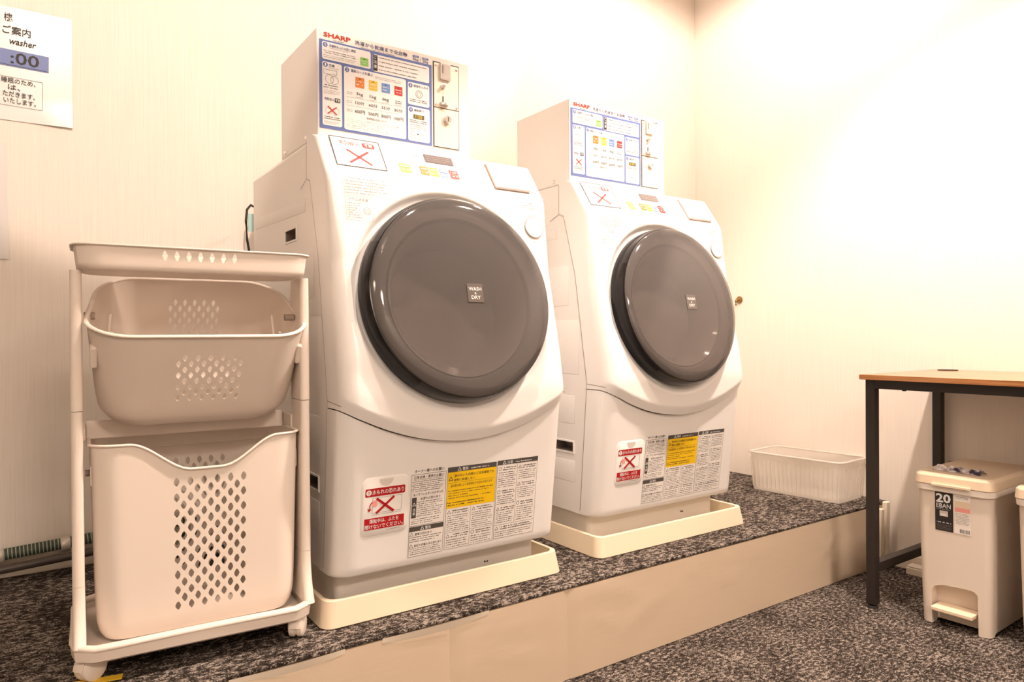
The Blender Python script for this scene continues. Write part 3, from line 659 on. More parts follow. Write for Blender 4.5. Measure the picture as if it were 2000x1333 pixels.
    s.scrib('ink_grey', 0.2295, 0.281, 0.0680, 0.0765, 2, rg, fill=0.5); s.scrib('ink_light', 0.2295, 0.281, 0.052, 0.066, 3, rg, fill=0.35); s.scrib('ink_pink', 0.2295, 0.241, 0.046, 0.0495, 1, rg); s.disc('ink_grey', 0.2515, 0.0415, 0.0020); s.scrib('ink_light', 0.2295, 0.281, 0.0270, 0.044, 4, rg, fill=0.3, dens=0.5)
    s.build(sh, {'*': 'sheet_lettering'})
    # coin mechanism plate
    cm = obj('coin_panel', MB().box(0.2952, 0.3690, -0.0008, 0.0, 0.0195, 0.2320), 'dark_gap', t)
    obj('coin_plate', MB().box(0.2968, 0.3662, -0.0034, -0.0006, 0.1185, 0.2285), 'brushed_steel', cm, bevel=0.0008)
    obj('cash_door', MB().box(0.2968, 0.3662, -0.0034, -0.0006, 0.0208, 0.1165), 'brushed_steel', cm, bevel=0.0008)
    obj('lock_barrel', MB().lathe((0.3325,-0.003,0.0905), (0,-1,0), [(0.0105,0),(0.0105,0.006),(0.009,0.0075),(0,0.0075)], 24), 'chrome', cm, smooth=40)
    obj('key_slot', MB().box(0.3316,0.3334,-0.0112,-0.0104,0.0855,0.0955), 'dark_gap', cm)
    obj('coin_entry', MB().box(0.3120,0.3420,-0.0095,-0.003,0.1880,0.2290), 'chrome', cm, bevel=0.002)
    obj('coin_slot', MB().box(0.3175,0.3192,-0.0101,-0.0093,0.2030,0.2235), 'dark_gap', cm)
    obj('return_knob', MB().lathe((0.3215,-0.003,0.1725), (0,-1,0), [(0.0068,0),(0.0068,0.003),(0.0045,0.004),(0.0045,0.012),(0.003,0.013),(0,0.013)], 20), 'chrome', cm, smooth=40)
    obj('return_slot', MB().box(0.3198,0.3232,-0.0042,-0.0033,0.1335,0.1475), 'dark_gap', cm)
    cup = MB(); cup.loft([[(0.3225+0.0125*math.cos(R(a)), -0.0034-0.011*abs(math.sin(R(a))), z) for a in range(180, 361, 20)] for z in (0.1245, 0.1300)])
    obj('coin_cup', cup, 'chrome', cm, smooth=30)
    for (x, z) in ((0.3025, 0.222), (0.3610, 0.221), (0.3025, 0.1245), (0.3610, 0.1245)): obj('plate_screw', MB().lathe((x,-0.0034,z), (0,-1,0), [(0.0032,0),(0.0030,0.0014),(0,0.0018)], 12), 'chrome', cm, smooth=40)
    return t
box1 = make_box(); box2 = copy_tree(box1); box2.location = (0.549+W2[0], 1.553+W2[1], ZP+1.0672)
box1['label'] = 'white coin box with blue instruction sheet on the washer beside the laundry cart'
box2['label'] = 'white coin box with blue instruction sheet on the washer nearest the right wall'

# ---------------------------------------------------------------- waterproof pans
def make_pan(x0, y0):
    t = thing('drip_tray', 'x', 'drip tray', (x0+0.32, y0+0.32, ZP), 0, 'cream drip trays under the washers')
    def L(w_, z): return [(x, y, z) for x, y in rrect(w_, w_, 0.028*w_/0.64, 6)]
    mb = MB().loft([L(0.640, 0.001), L(0.622, 0.057), L(0.602, 0.057), L(0.598, 0.008), L(0.3, 0.006)])
    obj('pan', mb, 'tray_cream', t, bevel=0.0022)
    return t
p1 = make_pan(0.506, 1.4208); p1['label'] = 'cream plastic drip tray under the washer beside the laundry cart'
p2 = make_pan(1.2835, 1.4400); p2['label'] = 'cream plastic drip tray under the washer nearest the right wall'

# ---------------------------------------------------------------- moulded tubs (baskets, trays) with real perforations
class Tub:
    """rounded-rectangle tub; columns run round the wall from the middle of the front, rows from the floor up"""
    def __init__(s, w_, d, r, a, ni, wall_rows, bottom, scale, rim, side_n=9, off=0.0, flat=None, pinch=None):
        s.flat = flat; s.pinch = pinch
        s.w, s.d, s.r, s.a, s.ni = w_, d, r, a, ni
        s.L = 2*(w_-2*r)+2*(d-2*r)+2*math.pi*r
        h = s.L/2; p = ni*a
        cols = [off+i*a for i in range(-ni, ni+1)]
        g1 = h-2*p-2*off; g2 = h-2*p+2*off
        mid = [off+p+g1*k/(2*side_n) for k in range(1, 2*side_n)]
        s.cols = cols+mid+[h-off+i*a for i in range(-ni, ni+1)]+[h-off+p+g2*k/(2*side_n) for k in range(1, 2*side_n)]
        s.nfront = len(cols); s.back0 = len(cols)+len(mid)
        s.rows = wall_rows; s.bottom = bottom; s.scale = scale; s.rim = rim
    def per(s, q):
        """arc length -> x, y on the outline"""
        q = q % s.L; w2 = s.w/2-s.r; d2 = s.d/2-s.r; c = math.pi*s.r/2
        segs = [('l', w2), ('c', c), ('l', 2*d2), ('c', c), ('l', 2*w2), ('c', c), ('l', 2*d2), ('c', c), ('l', w2)]
        x, y, an = 0.0, -s.d/2, 0.0
        for k, l in segs:
            u = min(q, l)
            if k == 'l': x += u*math.cos(an); y += u*math.sin(an)
            else:
                cx, cy = x-s.r*math.sin(an), y+s.r*math.cos(an); an2 = an+u/s.r
                x, y = cx+s.r*math.sin(an2), cy-s.r*math.cos(an2); an = an2
            q -= u
            if q <= 1e-12: break
        return (x*s.pinch(y) if s.pinch else x), y
    def pos(s, fi, fj):
        n = len(s.cols); i = int(math.floor(fi)); t = fi-i
        c0 = s.cols[i % n]; c1 = s.cols[(i+1) % n]
        if c1 < c0: c1 += s.L
        q = c0+(c1-c0)*t
        j = min(int(math.floor(fj)), len(s.rows)-1); v = fj-j
        h = s.rows[j] if v < 1e-9 else s.rows[j]*(1-v)+s.rows[j+1]*v     # 0..1 height parameter
        x, y = s.per(q); k = s.scale(h)
        z = h*s.rim(x, y)
        if s.flat:
            f_, H_ = s.flat; z = h*H_ if h <= f_ else f_*H_+(s.rim(x, y)-f_*H_)*(h-f_)/(1-f_)
        return Vector((x*k[0], y*k[1], z))
    def build(s, patches, sx, sz):
        """patches: (i0, i1, j0, j1); perforated staggered lattice"""
        n = len(s.cols); vs_ = []; fs = []; ids = {}
        def V(i, j):
            key = (i % n, j)
            if key not in ids: ids[key] = len(vs_); vs_.append(s.pos(i % n, j))
            return ids[key]
        def inside(i, j): return any(a <= i < b and c <= j < d for a, b, c, d in patches)
        for j in range(len(s.rows)-1):
            for i in range(n):
                if not inside(i, j): fs.append((V(i,j), V(i+1,j), V(i+1,j+1), V(i,j+1)))
        for (i0, i1, j0, j1) in patches:
            for j in range(j0, j1+1):
                for i in range(i0, i1+1):
                    if (i-i0+j-j0) % 2: continue
                    ring = [(i-1,j), (i,j-1), (i+1,j), (i,j+1)]
                    ok = [i0 <= a <= i1 and j0 <= b <= j1 for a, b in ring]
                    if all(ok):
                        tips = []; mids = []
                        for k in range(4):
                            dx, dz = ring[k][0]-i, ring[k][1]-j; tips.append(len(vs_)); vs_.append(s.pos(i+dx*sx, j+dz*sz))
                        for k in range(4):
                            a, b = ring[k], ring[(k+1) % 4]; dx, dz = (a[0]+b[0]-2*i)/2, (a[1]+b[1]-2*j)/2
                            mids.append(len(vs_)); vs_.append(s.pos(i+dx*sx*1.22, j+dz*sz*1.22))
                        for k in range(4):
                            l = (k+1) % 4
                            fs.append((V(*ring[k]), V(*ring[l]), tips[l], mids[k], tips[k]))
                    else:
                        pg = []
                        for k in range(4):
                            v = V(*ring[k]) if ok[k] else V(i, j)
                            if v not in pg: pg.append(v)
                        if len(pg) > 2: fs.append(tuple(pg))
        # floor
        prev = [V(i, 0) for i in range(n)]
        for (k, z) in s.bottom:
            cur = []
            for i in range(n):
                x, y = s.per(s.cols[i]); kk = s.scale(0); cur.append(len(vs_)); vs_.append(Vector((x*kk[0]*k, y*kk[1]*k, z)))
            for i in range(n): fs.append((cur[i], cur[(i+1) % n], prev[(i+1) % n], prev[i]))
            prev = cur
        fs.append(tuple(prev[::-1]))
        return MB().add(vs_, fs)
def solidify(o, t, off=-1):
    md = o.modifiers.new('thick', 'SOLIDIFY'); md.thickness = t; md.offset = off; md.use_even_offset = False
    bpy.context.view_layer.update(); nm = bpy.data.meshes.new_from_object(o.evaluated_get(bpy.context.evaluated_depsgraph_get()))
    o.modifiers.clear(); o.data = nm; nm.polygons.foreach_set('use_smooth', [True]*len(nm.polygons)); nm.set_sharp_from_angle(angle=R(38))
    return o
def rim_tube(tb, r, parent, name, m_, out=0.0, lift=0.0):
    pts = []
    for i in range(len(tb.cols)):
        p = tb.pos(i, len(tb.rows)-1); q = Vector((p.x, p.y, 0)).normalized(); pts.append((p.x+q.x*out, p.y+q.y*out, p.z+lift))
    n = 10; loops = []; N_ = len(pts)
    for i in range(N_):
        d = (Vector(pts[(i+1) % N_])-Vector(pts[i-1])).normalized(); a = d.cross(Vector((0,0,1))).normalized(); b = a.cross(d)
        loops.append([Vector(pts[i])+a*r*1.5*math.cos(2*math.pi*k/n)+b*r*math.sin(2*math.pi*k/n) for k in range(n)])
    loops.append(loops[0])
    return obj(name, MB().loft(loops, cap=False), m_, parent, smooth=60, weld=True)

# ---------------------------------------------------------------- laundry cart
CT = R(-3.6)
cart = thing('laundry_cart', 'beige plastic two tier laundry cart on casters left of the washers', 'laundry cart', (0.2855, 1.562, ZP), CT)
CW, CD = 0.424, 0.312
# top tray with seven oval openings in its front wall
PY = -0.066
tt = Tub(0.408, 0.150, 0.030, 0.0101, 8, [0.0, 0.12, 0.28, 0.59, 0.90, 1.0], [(0.985, -0.004), (0.95, -0.0075), (0.88, -0.009), (0.5, -0.009)], lambda h: (0.985+0.02*h, 0.97+0.04*h), lambda x, y: 0.036)
tp = obj('top_tray', tt.build([(1, 15, 2, 4)], 0.46, 0.9), 'cart_plastic', cart, smooth=45, loc=(0.0,PY,0.743)); solidify(tp, 0.003)
rim_tube(tt, 0.0022, tp, 'tray_rim', 'cart_plastic', 0.002)
# base tray
bt = Tub(CW, CD-0.004, 0.042, 0.011, 4, [0.0, 0.2, 0.5, 0.8, 1.0], [(0.97, -0.004), (0.9, -0.005), (0.4, -0.005)], lambda h: (0.985+0.015*h, 0.975+0.025*h), lambda x, y: 0.023)
base = obj('base_tray', bt.build([], 1, 1), 'cart_plastic', cart, smooth=50, loc=(-0.004,0,0.047)); solidify(base, 0.011)
rim_tube(bt, 0.0062, base, 'tray_rim', 'cart_plastic', -0.0085, -0.001)
for sx in (-1, 1):
    x = sx*0.2015; pw = 0.0195
    def sec(z, dp, wd, xo=0.0, yo=0.0): return [(x+sx*xo+px, py+PY+yo, z) for px, py in rrect(wd, dp, min(wd, dp)*0.42, 4)]
    fl = []
    for k in range(13):
        t_ = k/12; z = 0.070+0.100*t_; e_ = (1-t_)**3; f_ = 0.030*(1-t_)**2.2; b_ = 0.120*e_; fl.append(sec(z, 0.086+f_+b_, pw+0.001*(1-t_), -0.001*(1-t_), (b_-f_)/2))
    obj('post_foot', MB().loft(fl), 'cart_plastic', cart, smooth=50)
    obj('lower_post', MB().loft([sec(0.1705, 0.086, pw), sec(0.4825, 0.086, pw-0.001)]), 'cart_plastic', cart, smooth=50)
    obj('upper_post', MB().loft([sec(0.4835, 0.087, pw), sec(0.735, 0.087, pw-0.001)]), 'cart_plastic', cart, smooth=50)
    pv = MB().tube([(x-sx*0.012, PY+0.005, 0.655), (x-sx*0.030, PY+0.005, 0.655)], 0.007, 14)
    obj('pivot_pin', pv, 'groove', cart, smooth=40)
    pv = MB().tube([(x-sx*0.012, PY+0.005, 0.365), (x-sx*0.026, PY+0.005, 0.365)], 0.006, 14)
    obj('pivot_pin', pv, 'groove', cart, smooth=40)
obj('cross_panel', MB().box(-0.188, 0.188, 0.030, 0.040, 0.415, 0.452), 'cart_plastic', cart, bevel=0.004)
for sx in (-1, 1): obj('panel_bracket', MB().box(*sorted((sx*0.1885, sx*0.196)), PY+0.030, 0.040, 0.420, 0.448), 'cart_plastic', cart, bevel=0.003)
for (cx, cy, an) in ((-0.184, -0.104, -52), (0.180, -0.112, -28), (-0.170, 0.120, 60), (0.172, 0.120, 10)):
    a = R(an); ax = Vector((math.cos(a), math.sin(a), 0)); o_ = Vector((cx, cy, 0.0242)); back = Vector((-math.sin(a), math.cos(a), 0))*0.008
    cs = MB().lathe(o_, ax, [(0,-0.0155),(0.017,-0.0155),(0.0232,-0.0125),(0.0240,-0.010),(0.0240,-0.0035),(0.0215,-0.002),(0.0215,0.002),(0.0240,0.0035),(0.0240,0.010),(0.0232,0.0125),(0.017,0.0155),(0,0.0155)], 28)
    c_ = obj('caster', cs, 'cart_plastic', cart, smooth=40)
    hood = MB().lathe(o_, ax, [(0.0262,-0.0115),(0.0270,-0.009),(0.0270,0.009),(0.0262,0.0115)], 28)
    hood.f = [f for f in hood.f if sum(hood.v[i][2] for i in f)/len(f) > 0.026]
    h_ = obj('caster_hood', hood, 'cart_plastic', c_, smooth=40, fix=False); solidify(h_, 0.002)
    obj('caster_stem', MB().tube([o_+Vector((0,0,0.016)), o_+Vector((0,0,0.028))], 0.009, 14), 'caster_grey', c_, smooth=40)

# lower basket, scooped front
cz, sz_ = math.cos(CT), math.sin(CT)
def cart_pt(x, y): return (0.2855+x*cz-y*sz_, 1.562+x*sz_+y*cz)
def scoop(x, y):
    if y > 0: return 0.352
    k = max(0.0, min(1.0, (0.132-abs(x-0.008))/0.105)); k = k*k*(3-2*k)
    return 0.354-0.054*k*min(1, max(0, -y/0.10))
px, py = cart_pt(0.003, 0.008)
lb = thing('laundry_basket', 'deep beige plastic laundry basket with scooped front, standing in the cart base', 'laundry basket', (px, py, ZP+0.0575), CT, 'laundry baskets on the cart')
rows = [0.0, 0.008, 0.03, 0.07]; j0 = len(rows)
HB = 0.352
for k in range(19): rows.append((0.024+0.0146*k+0.003)/HB if k else 0.078)
rows = sorted(rows); rows += [0.86, 0.90, 0.94, 0.97, 1.0]
j0 = rows.index(0.078)
def lb_sc(h):
    k = 1-0.055*math.exp(-h/0.04); return ((0.955+0.045*h)*k, (0.93+0.07*h)*k)
tbl = Tub(0.372, 0.258, 0.045, 0.0121, 6, rows, [(0.985, -0.004), (0.94, -0.0065), (0.8, -0.007), (0.4, -0.007)], lb_sc, scoop, side_n=26, off=0.014, flat=(0.825, 0.354))
tbl_mesh = tbl.build([(0, 12, j0, j0+18), (tbl.back0, tbl.back0+12, j0, j0+18)], 0.44, 0.60)
bo = obj('tub', tbl_mesh, 'basket_plastic', lb, smooth=40, loc=(0,0,0.0075)); solidify(bo, 0.0026)
rim_tube(tbl, 0.0026, bo, 'rim', 'basket_plastic', 0.001)
for sx in (-1, 1):
    obj('hook', MB().box(*(sorted((sx*0.178, sx*0.1855))), -0.095, -0.060, 0.285, 0.325), 'basket_plastic', lb, bevel=0.004)
# inner ledge of the scooped basket
obj('inner_ledge', MB().box(-0.165, 0.165, 0.1085, 0.1125, 0.322, 0.326), 'basket_plastic', lb, bevel=0.001)

# upper basket, tipped forward in its pivots
px, py = cart_pt(0.007, 0.039)
ub = thing('laundry_basket', 'shallow beige plastic laundry basket tipped forward under the cart top', 'laundry basket', (px, py, ZP+0.496), CT, 'laundry baskets on the cart')
ub.rotation_euler = (R(26), 0, CT)
UH = 0.195
def ub_rim(x, y): return UH+0.010*max(0, y/0.12)
rows = [0.0, 0.02, 0.06, 0.11]; base_ = 0.225
for k in range(10): rows.append(base_+0.0665*k)
rows += [0.86, 0.92, 0.97, 1.0]; j0 = 4
def ub_sc(h):
    k = 1-0.065*math.exp(-h/0.06); return ((0.91+0.09*h)*k, (0.86+0.14*h)*k)
tbu = Tub(0.390, 0.252, 0.075, 0.0113, 6, rows, [(0.975, -0.008), (0.92, -0.013), (0.8, -0.015), (0.4, -0.015)], ub_sc, ub_rim, side_n=20, off=0.010, pinch=lambda y: 1-0.15*min(1, max(0, (y+0.075)/0.20))**1.15)
uo_ = obj('tub', tbu.build([(0, 12, j0, j0+9), (tbu.back0, tbu.back0+12, j0, j0+9)], 0.40, 0.58), 'basket_plastic', ub, smooth=40); solidify(uo_, 0.0026)
rim_tube(tbu, 0.0030, uo_, 'rim', 'basket_plastic', 0.0005)
for sx in (-1, 1):
    pts = [(sx*(0.152+0.005*math.sin(math.pi*k/10)), -0.045+0.085*k/10, 0.164-0.05*math.sin(math.pi*k/10)) for k in range(11)]
    obj('carry_handle', MB().tube(pts, 0.0030, 8), 'basket_plastic', ub, smooth=50)
    obj('hook', MB().box(*(sorted((sx*0.176, sx*0.188))), -0.095, -0.070, 0.115, 0.157), 'basket_plastic', ub, bevel=0.004)

# ---------------------------------------------------------------- wall notices
def sheet(name, label, x0, x1, z0, z1, group, tilt, curl):
    t = thing(name, label, 'notice', ((x0+x1)/2, YW-0.0006, ZP+z0), 0, group); t.rotation_euler = (0, R(tilt), 0)
    W_ = (x1-x0)/2; n = 18; vs_ = []; mb = MB()
    for s_ in (0, 1):
        for j in range(n+1):
            for i in range(n+1):
                u = -W_+2*W_*i/n; v = (z1-z0)*j/n
                e = curl*max(0, (u/W_-0.55)/0.45)*max(0, 1-v/0.06)*0.02+0.0012*math.sin(9*u)*math.sin(7*v)**2
                vs_.append((u, -0.0016-abs(e)-0.0005*s_*(-1), v))
    m_ = (n+1)*(n+1)
    fs = [(j*(n+1)+i, j*(n+1)+i+1, (j+1)*(n+1)+i+1, (j+1)*(n+1)+i) for j in range(n) for i in range(n)]
    mb.add(vs_, fs+[tuple(q+m_ for q in f[::-1]) for f in fs])
    obj('laminated_sheet', mb, 'film', t, smooth=60, fix=False)
    return t, W_
nt, nW = sheet('paper_notice', 'laminated opening hours notice with a blue time band, upper left wall', -0.30, 0.1155, 1.178, 1.470, 'laminated notices on the back wall', 0.0, 0.4)
p = Print((-(-0.30+0.1155)/2, -0.0034, -1.178), (1,0,-0.02), (0.015,0,1), (0,-1,0))
def T(x, z): return (x-0.03*0, z)
p.text('ink_black', '機', -0.0535, 1.4310, 0.021, 0.019, 0.01)
p.text('ink_black', 'ご案内', -0.0565, 1.3985, 0.022, 0.060, 0.01)
p.text('ink_black', 'washer', -0.0440, 1.3735, 0.0165, 0.058, 0.015, slant=0.2)
p.rect('panel_blue|time_band', -0.16, 0.0435, 1.3165, 1.3590, 0.0003); p.text('ink_black', ':00', -0.0395, 1.3235, 0.0310, 0.062, 0.015); p.line('ink_navy', (-0.16, 1.3195), (0.040, 1.3195), 0.0015, 0.0006)
p.frame('ink_grey', -0.16, 0.030, 1.2150, 1.2885, 0.0008)
for i, s_ in enumerate(('睡眠のため、', 'は、', 'ただきます。', 'いたします。')):
    wd = [0.073, 0.026, 0.069, 0.069][i]; xx = [-0.058, -0.044, -0.055, -0.053][i]
    p.text('ink_grey', s_, xx, 1.2730-0.0172*i, 0.0138, wd)
p.build(nt, {'*': 'notice_lettering'})
nt2, _ = sheet('paper_notice', 'plain white laminated sheet at the left edge below the hours notice', -0.236, -0.0265, 0.818, 1.116, 'laminated notices on the back wall', -0.8, 0.1)

# ---------------------------------------------------------------- hose and pipe along the wall
hz = lambda x: 0.071+0.055*(x+0.04)
t = thing('drain_hose', 'dark ribbed drain hose with pale rings along the back wall', 'hose', (-0.4, 2.185, ZP))
def hp_(x, dz=0.0): return (x+0.4, 0, max(0.0205, hz(x))+dz)
prof = []; 
obj('hose_core', MB().tube([hp_(-0.9+0.02*k) for k in range(72)], 0.0145, 16), 'hose_dark', t, smooth=50)
xr = -0.33
while xr < 0.50:
    obj('hose_ring', MB().lathe(hp_(xr), (1,0,0.055), [(0.0140,-0.0014),(0.0160,-0.0008),(0.0160,0.0008),(0.0140,0.0014)], 20), 'hose_ring', t, smooth=40); xr += 0.0082
for xx in (-0.055, 0.088): obj('tape_wrap', MB().lathe(hp_(xx, -0.003), (1,0,0.055), [(0.0175,-0.011),(0.0192,-0.008),(0.0190,0.009),(0.0175,0.011)], 20), 'silver_tape', t, smooth=40)
tag(obj('drain_pipe', MB().tube([(-0.9+0.03*k, 2.150, ZP+max(0.016, hz(-0.9+0.03*k)-0.028)) for k in range(48)], 0.0105, 14), 'pipe_dark', smooth=50), 'smooth dark drain pipe running under the ribbed hose', 'pipe')
# power cord hanging behind the first washer
t = thing('power_cord', 'black power cord with pale blue tape behind the washer beside the cart', 'power cord', (0.545, 2.13, ZP))
pts = [(0.045, 0.06, 0.985), (0.030, 0.03, 1.000), (0.012, 0.02, 1.005), (0.000, 0.015, 0.990), (-0.004, 0.012, 0.955), (-0.001, 0.012, 0.90), (0.006, 0.012, 0.86), (0.001, 0.012, 0.83), (0.0, 0.015, 0.6), (-0.004, 0.015, 0.4), (-0.002, 0.02, 0.15), (0.01, 0.02, 0.012)]
obj('cable', MB().tube(pts, 0.0035, 8), 'black_rubber', t, smooth=60)
for z in (0.955, 0.40): obj('blue_tape', MB().box(0.001, 0.022, 0.006, 0.0085, z-0.030, z+0.022), 'cyan_tape', t)

# ---------------------------------------------------------------- clear tray by the corner
t = thing('plastic_basket', 'clear ribbed plastic storage basket on the carpet in the room corner', 'basket', (2.484, 1.588, ZP+0.0015), R(4.0))
cb = Tub(0.208, 0.372, 0.022, 0.012, 4, [0.0, 0.05, 0.3, 0.6, 0.9, 1.0], [(0.97, 0.0), (0.5, 0.0)], lambda h: (0.93+0.07*h, 0.95+0.05*h), lambda x, y: 0.148)
o = obj('tub', cb.build([], 1, 1), 'frosted_plastic', t, smooth=40); solidify(o, 0.0022)
rim_tube(cb, 0.0040, t, 'rim', 'frosted_plastic', 0.002)
mb = MB()
for i in range(64):
    q = cb.L*i/64; x, y = cb.per(q); d = Vector((x, y, 0)).normalized()
    a = Vector((x*0.94, y*0.955, 0.012)); b = Vector((x*0.995, y*0.995, 0.125)); mb.tube([a+d*0.0012, b+d*0.0012], 0.0014, 5)
tag(obj('ribs', mb, 'frosted_plastic', t, smooth=60), None, kind='stuff')

# ---------------------------------------------------------------- desk
t = thing('desk', 'narrow desk with oak top and black steel frame by the right wall', 'desk', (2.355, 0.57, 0))
x0, x1, y0, y1 = 2.112-2.355, 2.598-2.355, -0.60, 0.602
obj('desk_top', MB().box(x0, x1, y0, y1, 0.706, 0.7215), 'oak', t, bevel=0.0012)
lx = (x0+0.026, x1-0.004); ly = (y1-0.006, y0+0.006)
for xx, sgn in ((lx[0], 1), (lx[1], -1)):
    for yy, sg2 in ((ly[0], -1), (ly[1], 1)):
        l_ = obj('leg', MB().box(*sorted((xx, xx+sgn*0.028)), *sorted((yy, yy+sg2*0.028)), 0.012, 0.705), 'black_steel', t, bevel=0.0015)
        obj('levelling_foot', MB().lathe((xx+sgn*0.014, yy+sg2*0.014, 0), (0,0,1), [(0,0.001),(0.016,0.001),(0.014,0.008),(0.006,0.009),(0.006,0.012)], 16), 'black_rubber', l_, smooth=40)
for xx, sgn in ((lx[0], 1), (lx[1], -1)): obj('top_rail', MB().box(*sorted((xx, xx+sgn*0.028)), ly[1]+0.0285, ly[0]-0.0285, 0.678, 0.7055), 'black_steel', t, bevel=0.0015)
for yy, sg2 in ((ly[0], -1), (ly[1], 1)):
    obj('top_rail', MB().box(lx[0]+0.0285, lx[1]-0.0285, *sorted((yy, yy+sg2*0.028)), 0.678, 0.7055), 'black_steel', t, bevel=0.0015)
    obj('stretcher', MB().box(lx[0]+0.0285, lx[1]-0.0285, *sorted((yy, yy+sg2*0.028)), 0.112, 0.140), 'black_steel', t, bevel=0.0015)
obj('cable_grommet', MB().lathe((x1-0.045, y1-0.062, 0.7216), (0,0,1), [(0.030,0.0),(0.030,0.0022),(0.022,0.0026),(0.0,0.0020)], 32), 'black_rubber', t, smooth=40)
obj('bolt', MB().lathe((lx[0]+0.014, ly[0]-0.11, 0.678), (0,0,-1), [(0.006,0),(0.006,0.003),(0,0.004)], 12), 'black_rubber', t, smooth=40)
c = MB().tube([(2.588, 1.122, 0.405), (2.592, 1.090, 0.412), (2.594, 1.02, 0.398), (2.594, 0.90, 0.33), (2.594, 0.85, 0.06), (2.594, 0.83, 0.01)], 0.0045, 8)
tag(obj('black_cable', c, 'black_rubber', smooth=60), 'black cable trailing from the rear desk leg behind the bin', 'cable')

# ---------------------------------------------------------------- pedal bins (front faces -x)
def make_bin(first):
    t = thing('pedal_bin', 'x', 'bin', (2.325, 0.932, 0), R(1.5), 'beige pedal bins under the desk')
    dx = 0.17
    def sec(z, k): return [(x, y, z) for x, y in rrect(0.330*k, 0.190*k+0.004, 0.022*k, 5)]
    mb = MB().loft([sec(0.002, 0.915), sec(0.10, 0.945), sec(0.25, 0.975), sec(0.395, 1.0)])
    bd = obj('body', mb, 'bin_body', t, smooth=40)
    # arched pedal recess and foot cut-outs
    ct = MB(); prof_ = [(-0.060, -0.01), (0.060, -0.01), (0.060, 0.100), (0.052, 0.114), (0.030, 0.122), (-0.030, 0.126), (-0.052, 0.124), (-0.060, 0.115)]
    ct.prism([(-0.20, y, z) for y, z in prof_], (0.085, 0, 0)); ct.prism([(-0.13, -0.2, -0.01), (0.13, -0.2, -0.01), (0.115, -0.2, 0.010), (-0.115, -0.2, 0.010)], (0, 0.4, 0))
    co_ = obj('cutter', ct, 'bin_body', t); md = bd.modifiers.new('cut', 'BOOLEAN'); md.object = co_; md.operation = 'DIFFERENCE'; md.solver = 'EXACT'; md.use_self = True
    bpy.context.view_layer.update(); dg = bpy.context.evaluated_depsgraph_get(); nm = bpy.data.meshes.new_from_object(bd.evaluated_get(dg)); bd.modifiers.clear(); bd.data = nm
    bpy.data.objects.remove(co_)
    nm.polygons.foreach_set('use_smooth', [True]*len(nm.polygons)); nm.set_sharp_from_angle(angle=R(40))
    def sec2(z, w_, d_, r): return [(x, y, z) for x, y in rrect(w_, d_, r, 5)]
    obj('body_rim', MB().loft([sec2(0.392, 0.344, 0.204, 0.026), sec2(0.410, 0.346, 0.206, 0.026)]), 'bin_rim', t, bevel=0.002)
    ld = obj('lid', MB().loft([sec2(0.4105, 0.350, 0.210, 0.026), sec2(0.436, 0.346, 0.206, 0.026), sec2(0.444, 0.330, 0.190, 0.02)]), 'bin_lid', t, bevel=0.0025)
    obj('lid_lip', MB().box(-0.182, -0.170, -0.050, 0.050, 0.4085, 0.4165), 'bin_lid', ld, bevel=0.002)
    obj('pedal', MB().box(-0.178, -0.075, -0.054, 0.054, 0.048, 0.060), 'bin_lid', t, bevel=0.003)
    if first:
        k = 0.0585; xf = lambda z: -0.165*(0.975+0.025*(z-0.25)/0.145) if z > 0.25 else -0.165*(0.945+0.03*(z-0.10)/0.15)
        o_ = Vector((xf(0.28)-0.0008, 0, 0.28)); up = Vector((xf(0.39)-xf(0.28), 0, 0.11)).normalized()
        p = Print(o_, (0,-1,0), up, (-1,0,0)); rg = random.Random(5)
        # u runs to the right as seen from the front
        p.rect('ink_black|label_backing', -0.046, 0.001, 0.0, 0.112, 0.0002); p.text('print_white', '20', -0.0435, 0.081, 0.026, 0.039, 0.03); p.text('print_white', 'EBAN', -0.0425, 0.066, 0.0125, 0.038)
        p.scrib('print_white', -0.0425, -0.005, 0.061, 0.064, 1, rg); p.rect('tag_grey|label_picture', -0.034, -0.012, 0.042, 0.058, 0.0005); p.rect('print_white', -0.032, -0.016, 0.044, 0.050, 0.0008)
        p.disc('tag_blue', -0.041, 0.0245, 0.0016, 0.0006); p.scrib('print_white', -0.038, -0.002, 0.0215, 0.027, 1, rg, fill=0.7); p.scrib('ink_light', -0.042, -0.002, 0.004, 0.019, 4, rg, fill=0.4)
        p.rect('paper|product_label', 0.004, 0.046, 0.0, 0.112, 0.0002); p.scrib('ink_grey', 0.008, 0.042, 0.099, 0.107, 2, rg, fill=0.5); p.rect('ink_pink|label_picture', 0.006, 0.045, 0.062, 0.092, 0.0004); p.rect('bin_lid|label_picture', 0.006, 0.045, 0.074, 0.092, 0.0006)
        p.scrib('ink_light', 0.008, 0.044, 0.026, 0.060, 8, rg, fill=0.4)
        u = 0.018
        while u < 0.044: w_ = rg.uniform(0.0005, 0.0016); p.rect('ink_black', u, u+w_, 0.003, 0.014, 0.0004); u += w_+rg.uniform(0.0005, 0.0014)
        p.build(t, {'ink_black': 'label_backing', 'paper': 'product_label', '*': 'label_print'})
    return t
b1 = make_bin(True); b1['label'] = 'beige pedal bin with black 20 EBAN label under the desk'
b2 = make_bin(False); b2.location = (2.310, 0.665, 0); b2.rotation_euler = (0,0,R(-2)); b2['label'] = 'beige pedal bin cut off by the right edge of the photo'
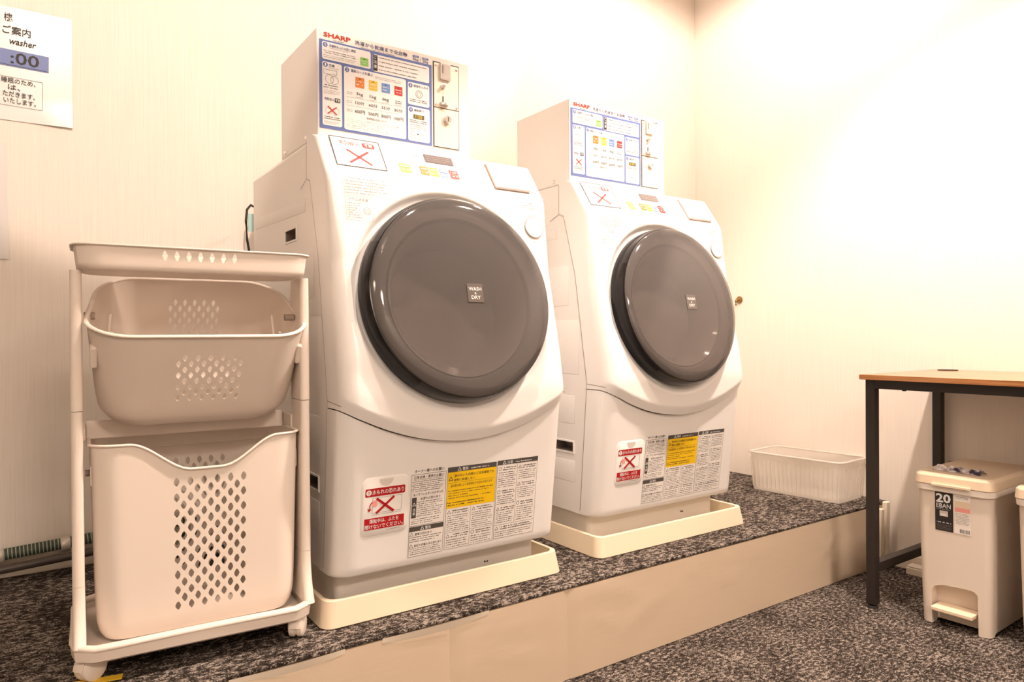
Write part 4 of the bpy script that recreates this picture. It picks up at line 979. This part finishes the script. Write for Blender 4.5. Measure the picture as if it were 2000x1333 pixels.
# crumpled wrapper on the first bin's lid
mb = MB(); n = 26; rg = random.Random(9); vs_ = []
for j in range(7):
    for i in range(n+1):
        vs_.append((-0.022+0.008*j+rg.uniform(-0.002, 0.002), -0.062+0.124*i/n, 0.002+max(0, 0.010*math.sin(math.pi*j/6)*(0.4+rg.random()))))
mb.add(vs_, [(j*(n+1)+i, (j+1)*(n+1)+i, (j+1)*(n+1)+i+1, j*(n+1)+i+1) for j in range(6) for i in range(n)])
wr = obj('crumpled_wrapper', mb, 'film', fix=False, smooth=20, loc=(2.222, 0.935, 0.4435)); solidify(wr, 0.0008)
N, L, b = nodes(MAT['film'])
wm = mat('wrapper_film', (0.7, 0.68, 0.68), 0.2); nz = noise_bump(wm, (25, 25, 25), 0.2); N, L, b = nodes(wm); rp = ramp(N, [(0.42, (0.06, 0.05, 0.09)), (0.5, (0.55, 0.5, 0.5)), (0.6, (0.85, 0.84, 0.84))]); L.new(nz.outputs['Fac'], rp.inputs['Fac']); L.new(rp.outputs['Color'], b.inputs['Base Color'])
wr.data.materials[0] = wm
tag(wr, 'crumpled clear printed wrapper lying on the bin lid', 'wrapper')

# ---------------------------------------------------------------- small things
pb = thing('cable_box', 'small white plastic cable cover box on the floor by the right wall', 'cable box', (2.566, 1.175, 0))
obj('cover', MB().box(-0.022, 0.022, -0.07, 0.07, 0.0, 0.026), 'moulding_cream', pb, bevel=0.003)
obj('lid', MB().box(-0.020, 0.020, -0.068, 0.068, 0.0265, 0.032), 'moulding_cream', pb, bevel=0.002)
st = obj('floor_tape', MB().box(-0.09, 0.09, -0.010, 0.010, 0.0003, 0.0016), 'tape_yellow', loc=(0.055, 1.468, ZP)); st.rotation_euler = (0, 0, R(-12))
tag(st, 'short yellow tape strip on the carpet by the front left caster', 'tape')
hk = thing('wall_tap', 'small brass tap on the right wall, peeking past the far washer', 'tap', (XW, 1.985, ZP+0.755))
obj('flange', MB().lathe((0,0,0.012), (-1,0,0), [(0.0,0.0005),(0.016,0.0005),(0.016,0.004),(0.007,0.006),(0.0,0.006)], 18), 'brass', hk, smooth=40)
obj('spout', MB().tube([(-0.006,0,0.012),(-0.022,0,0.012),(-0.027,0,0.006),(-0.027,0,-0.012)], 0.005, 10), 'brass', hk, smooth=50)
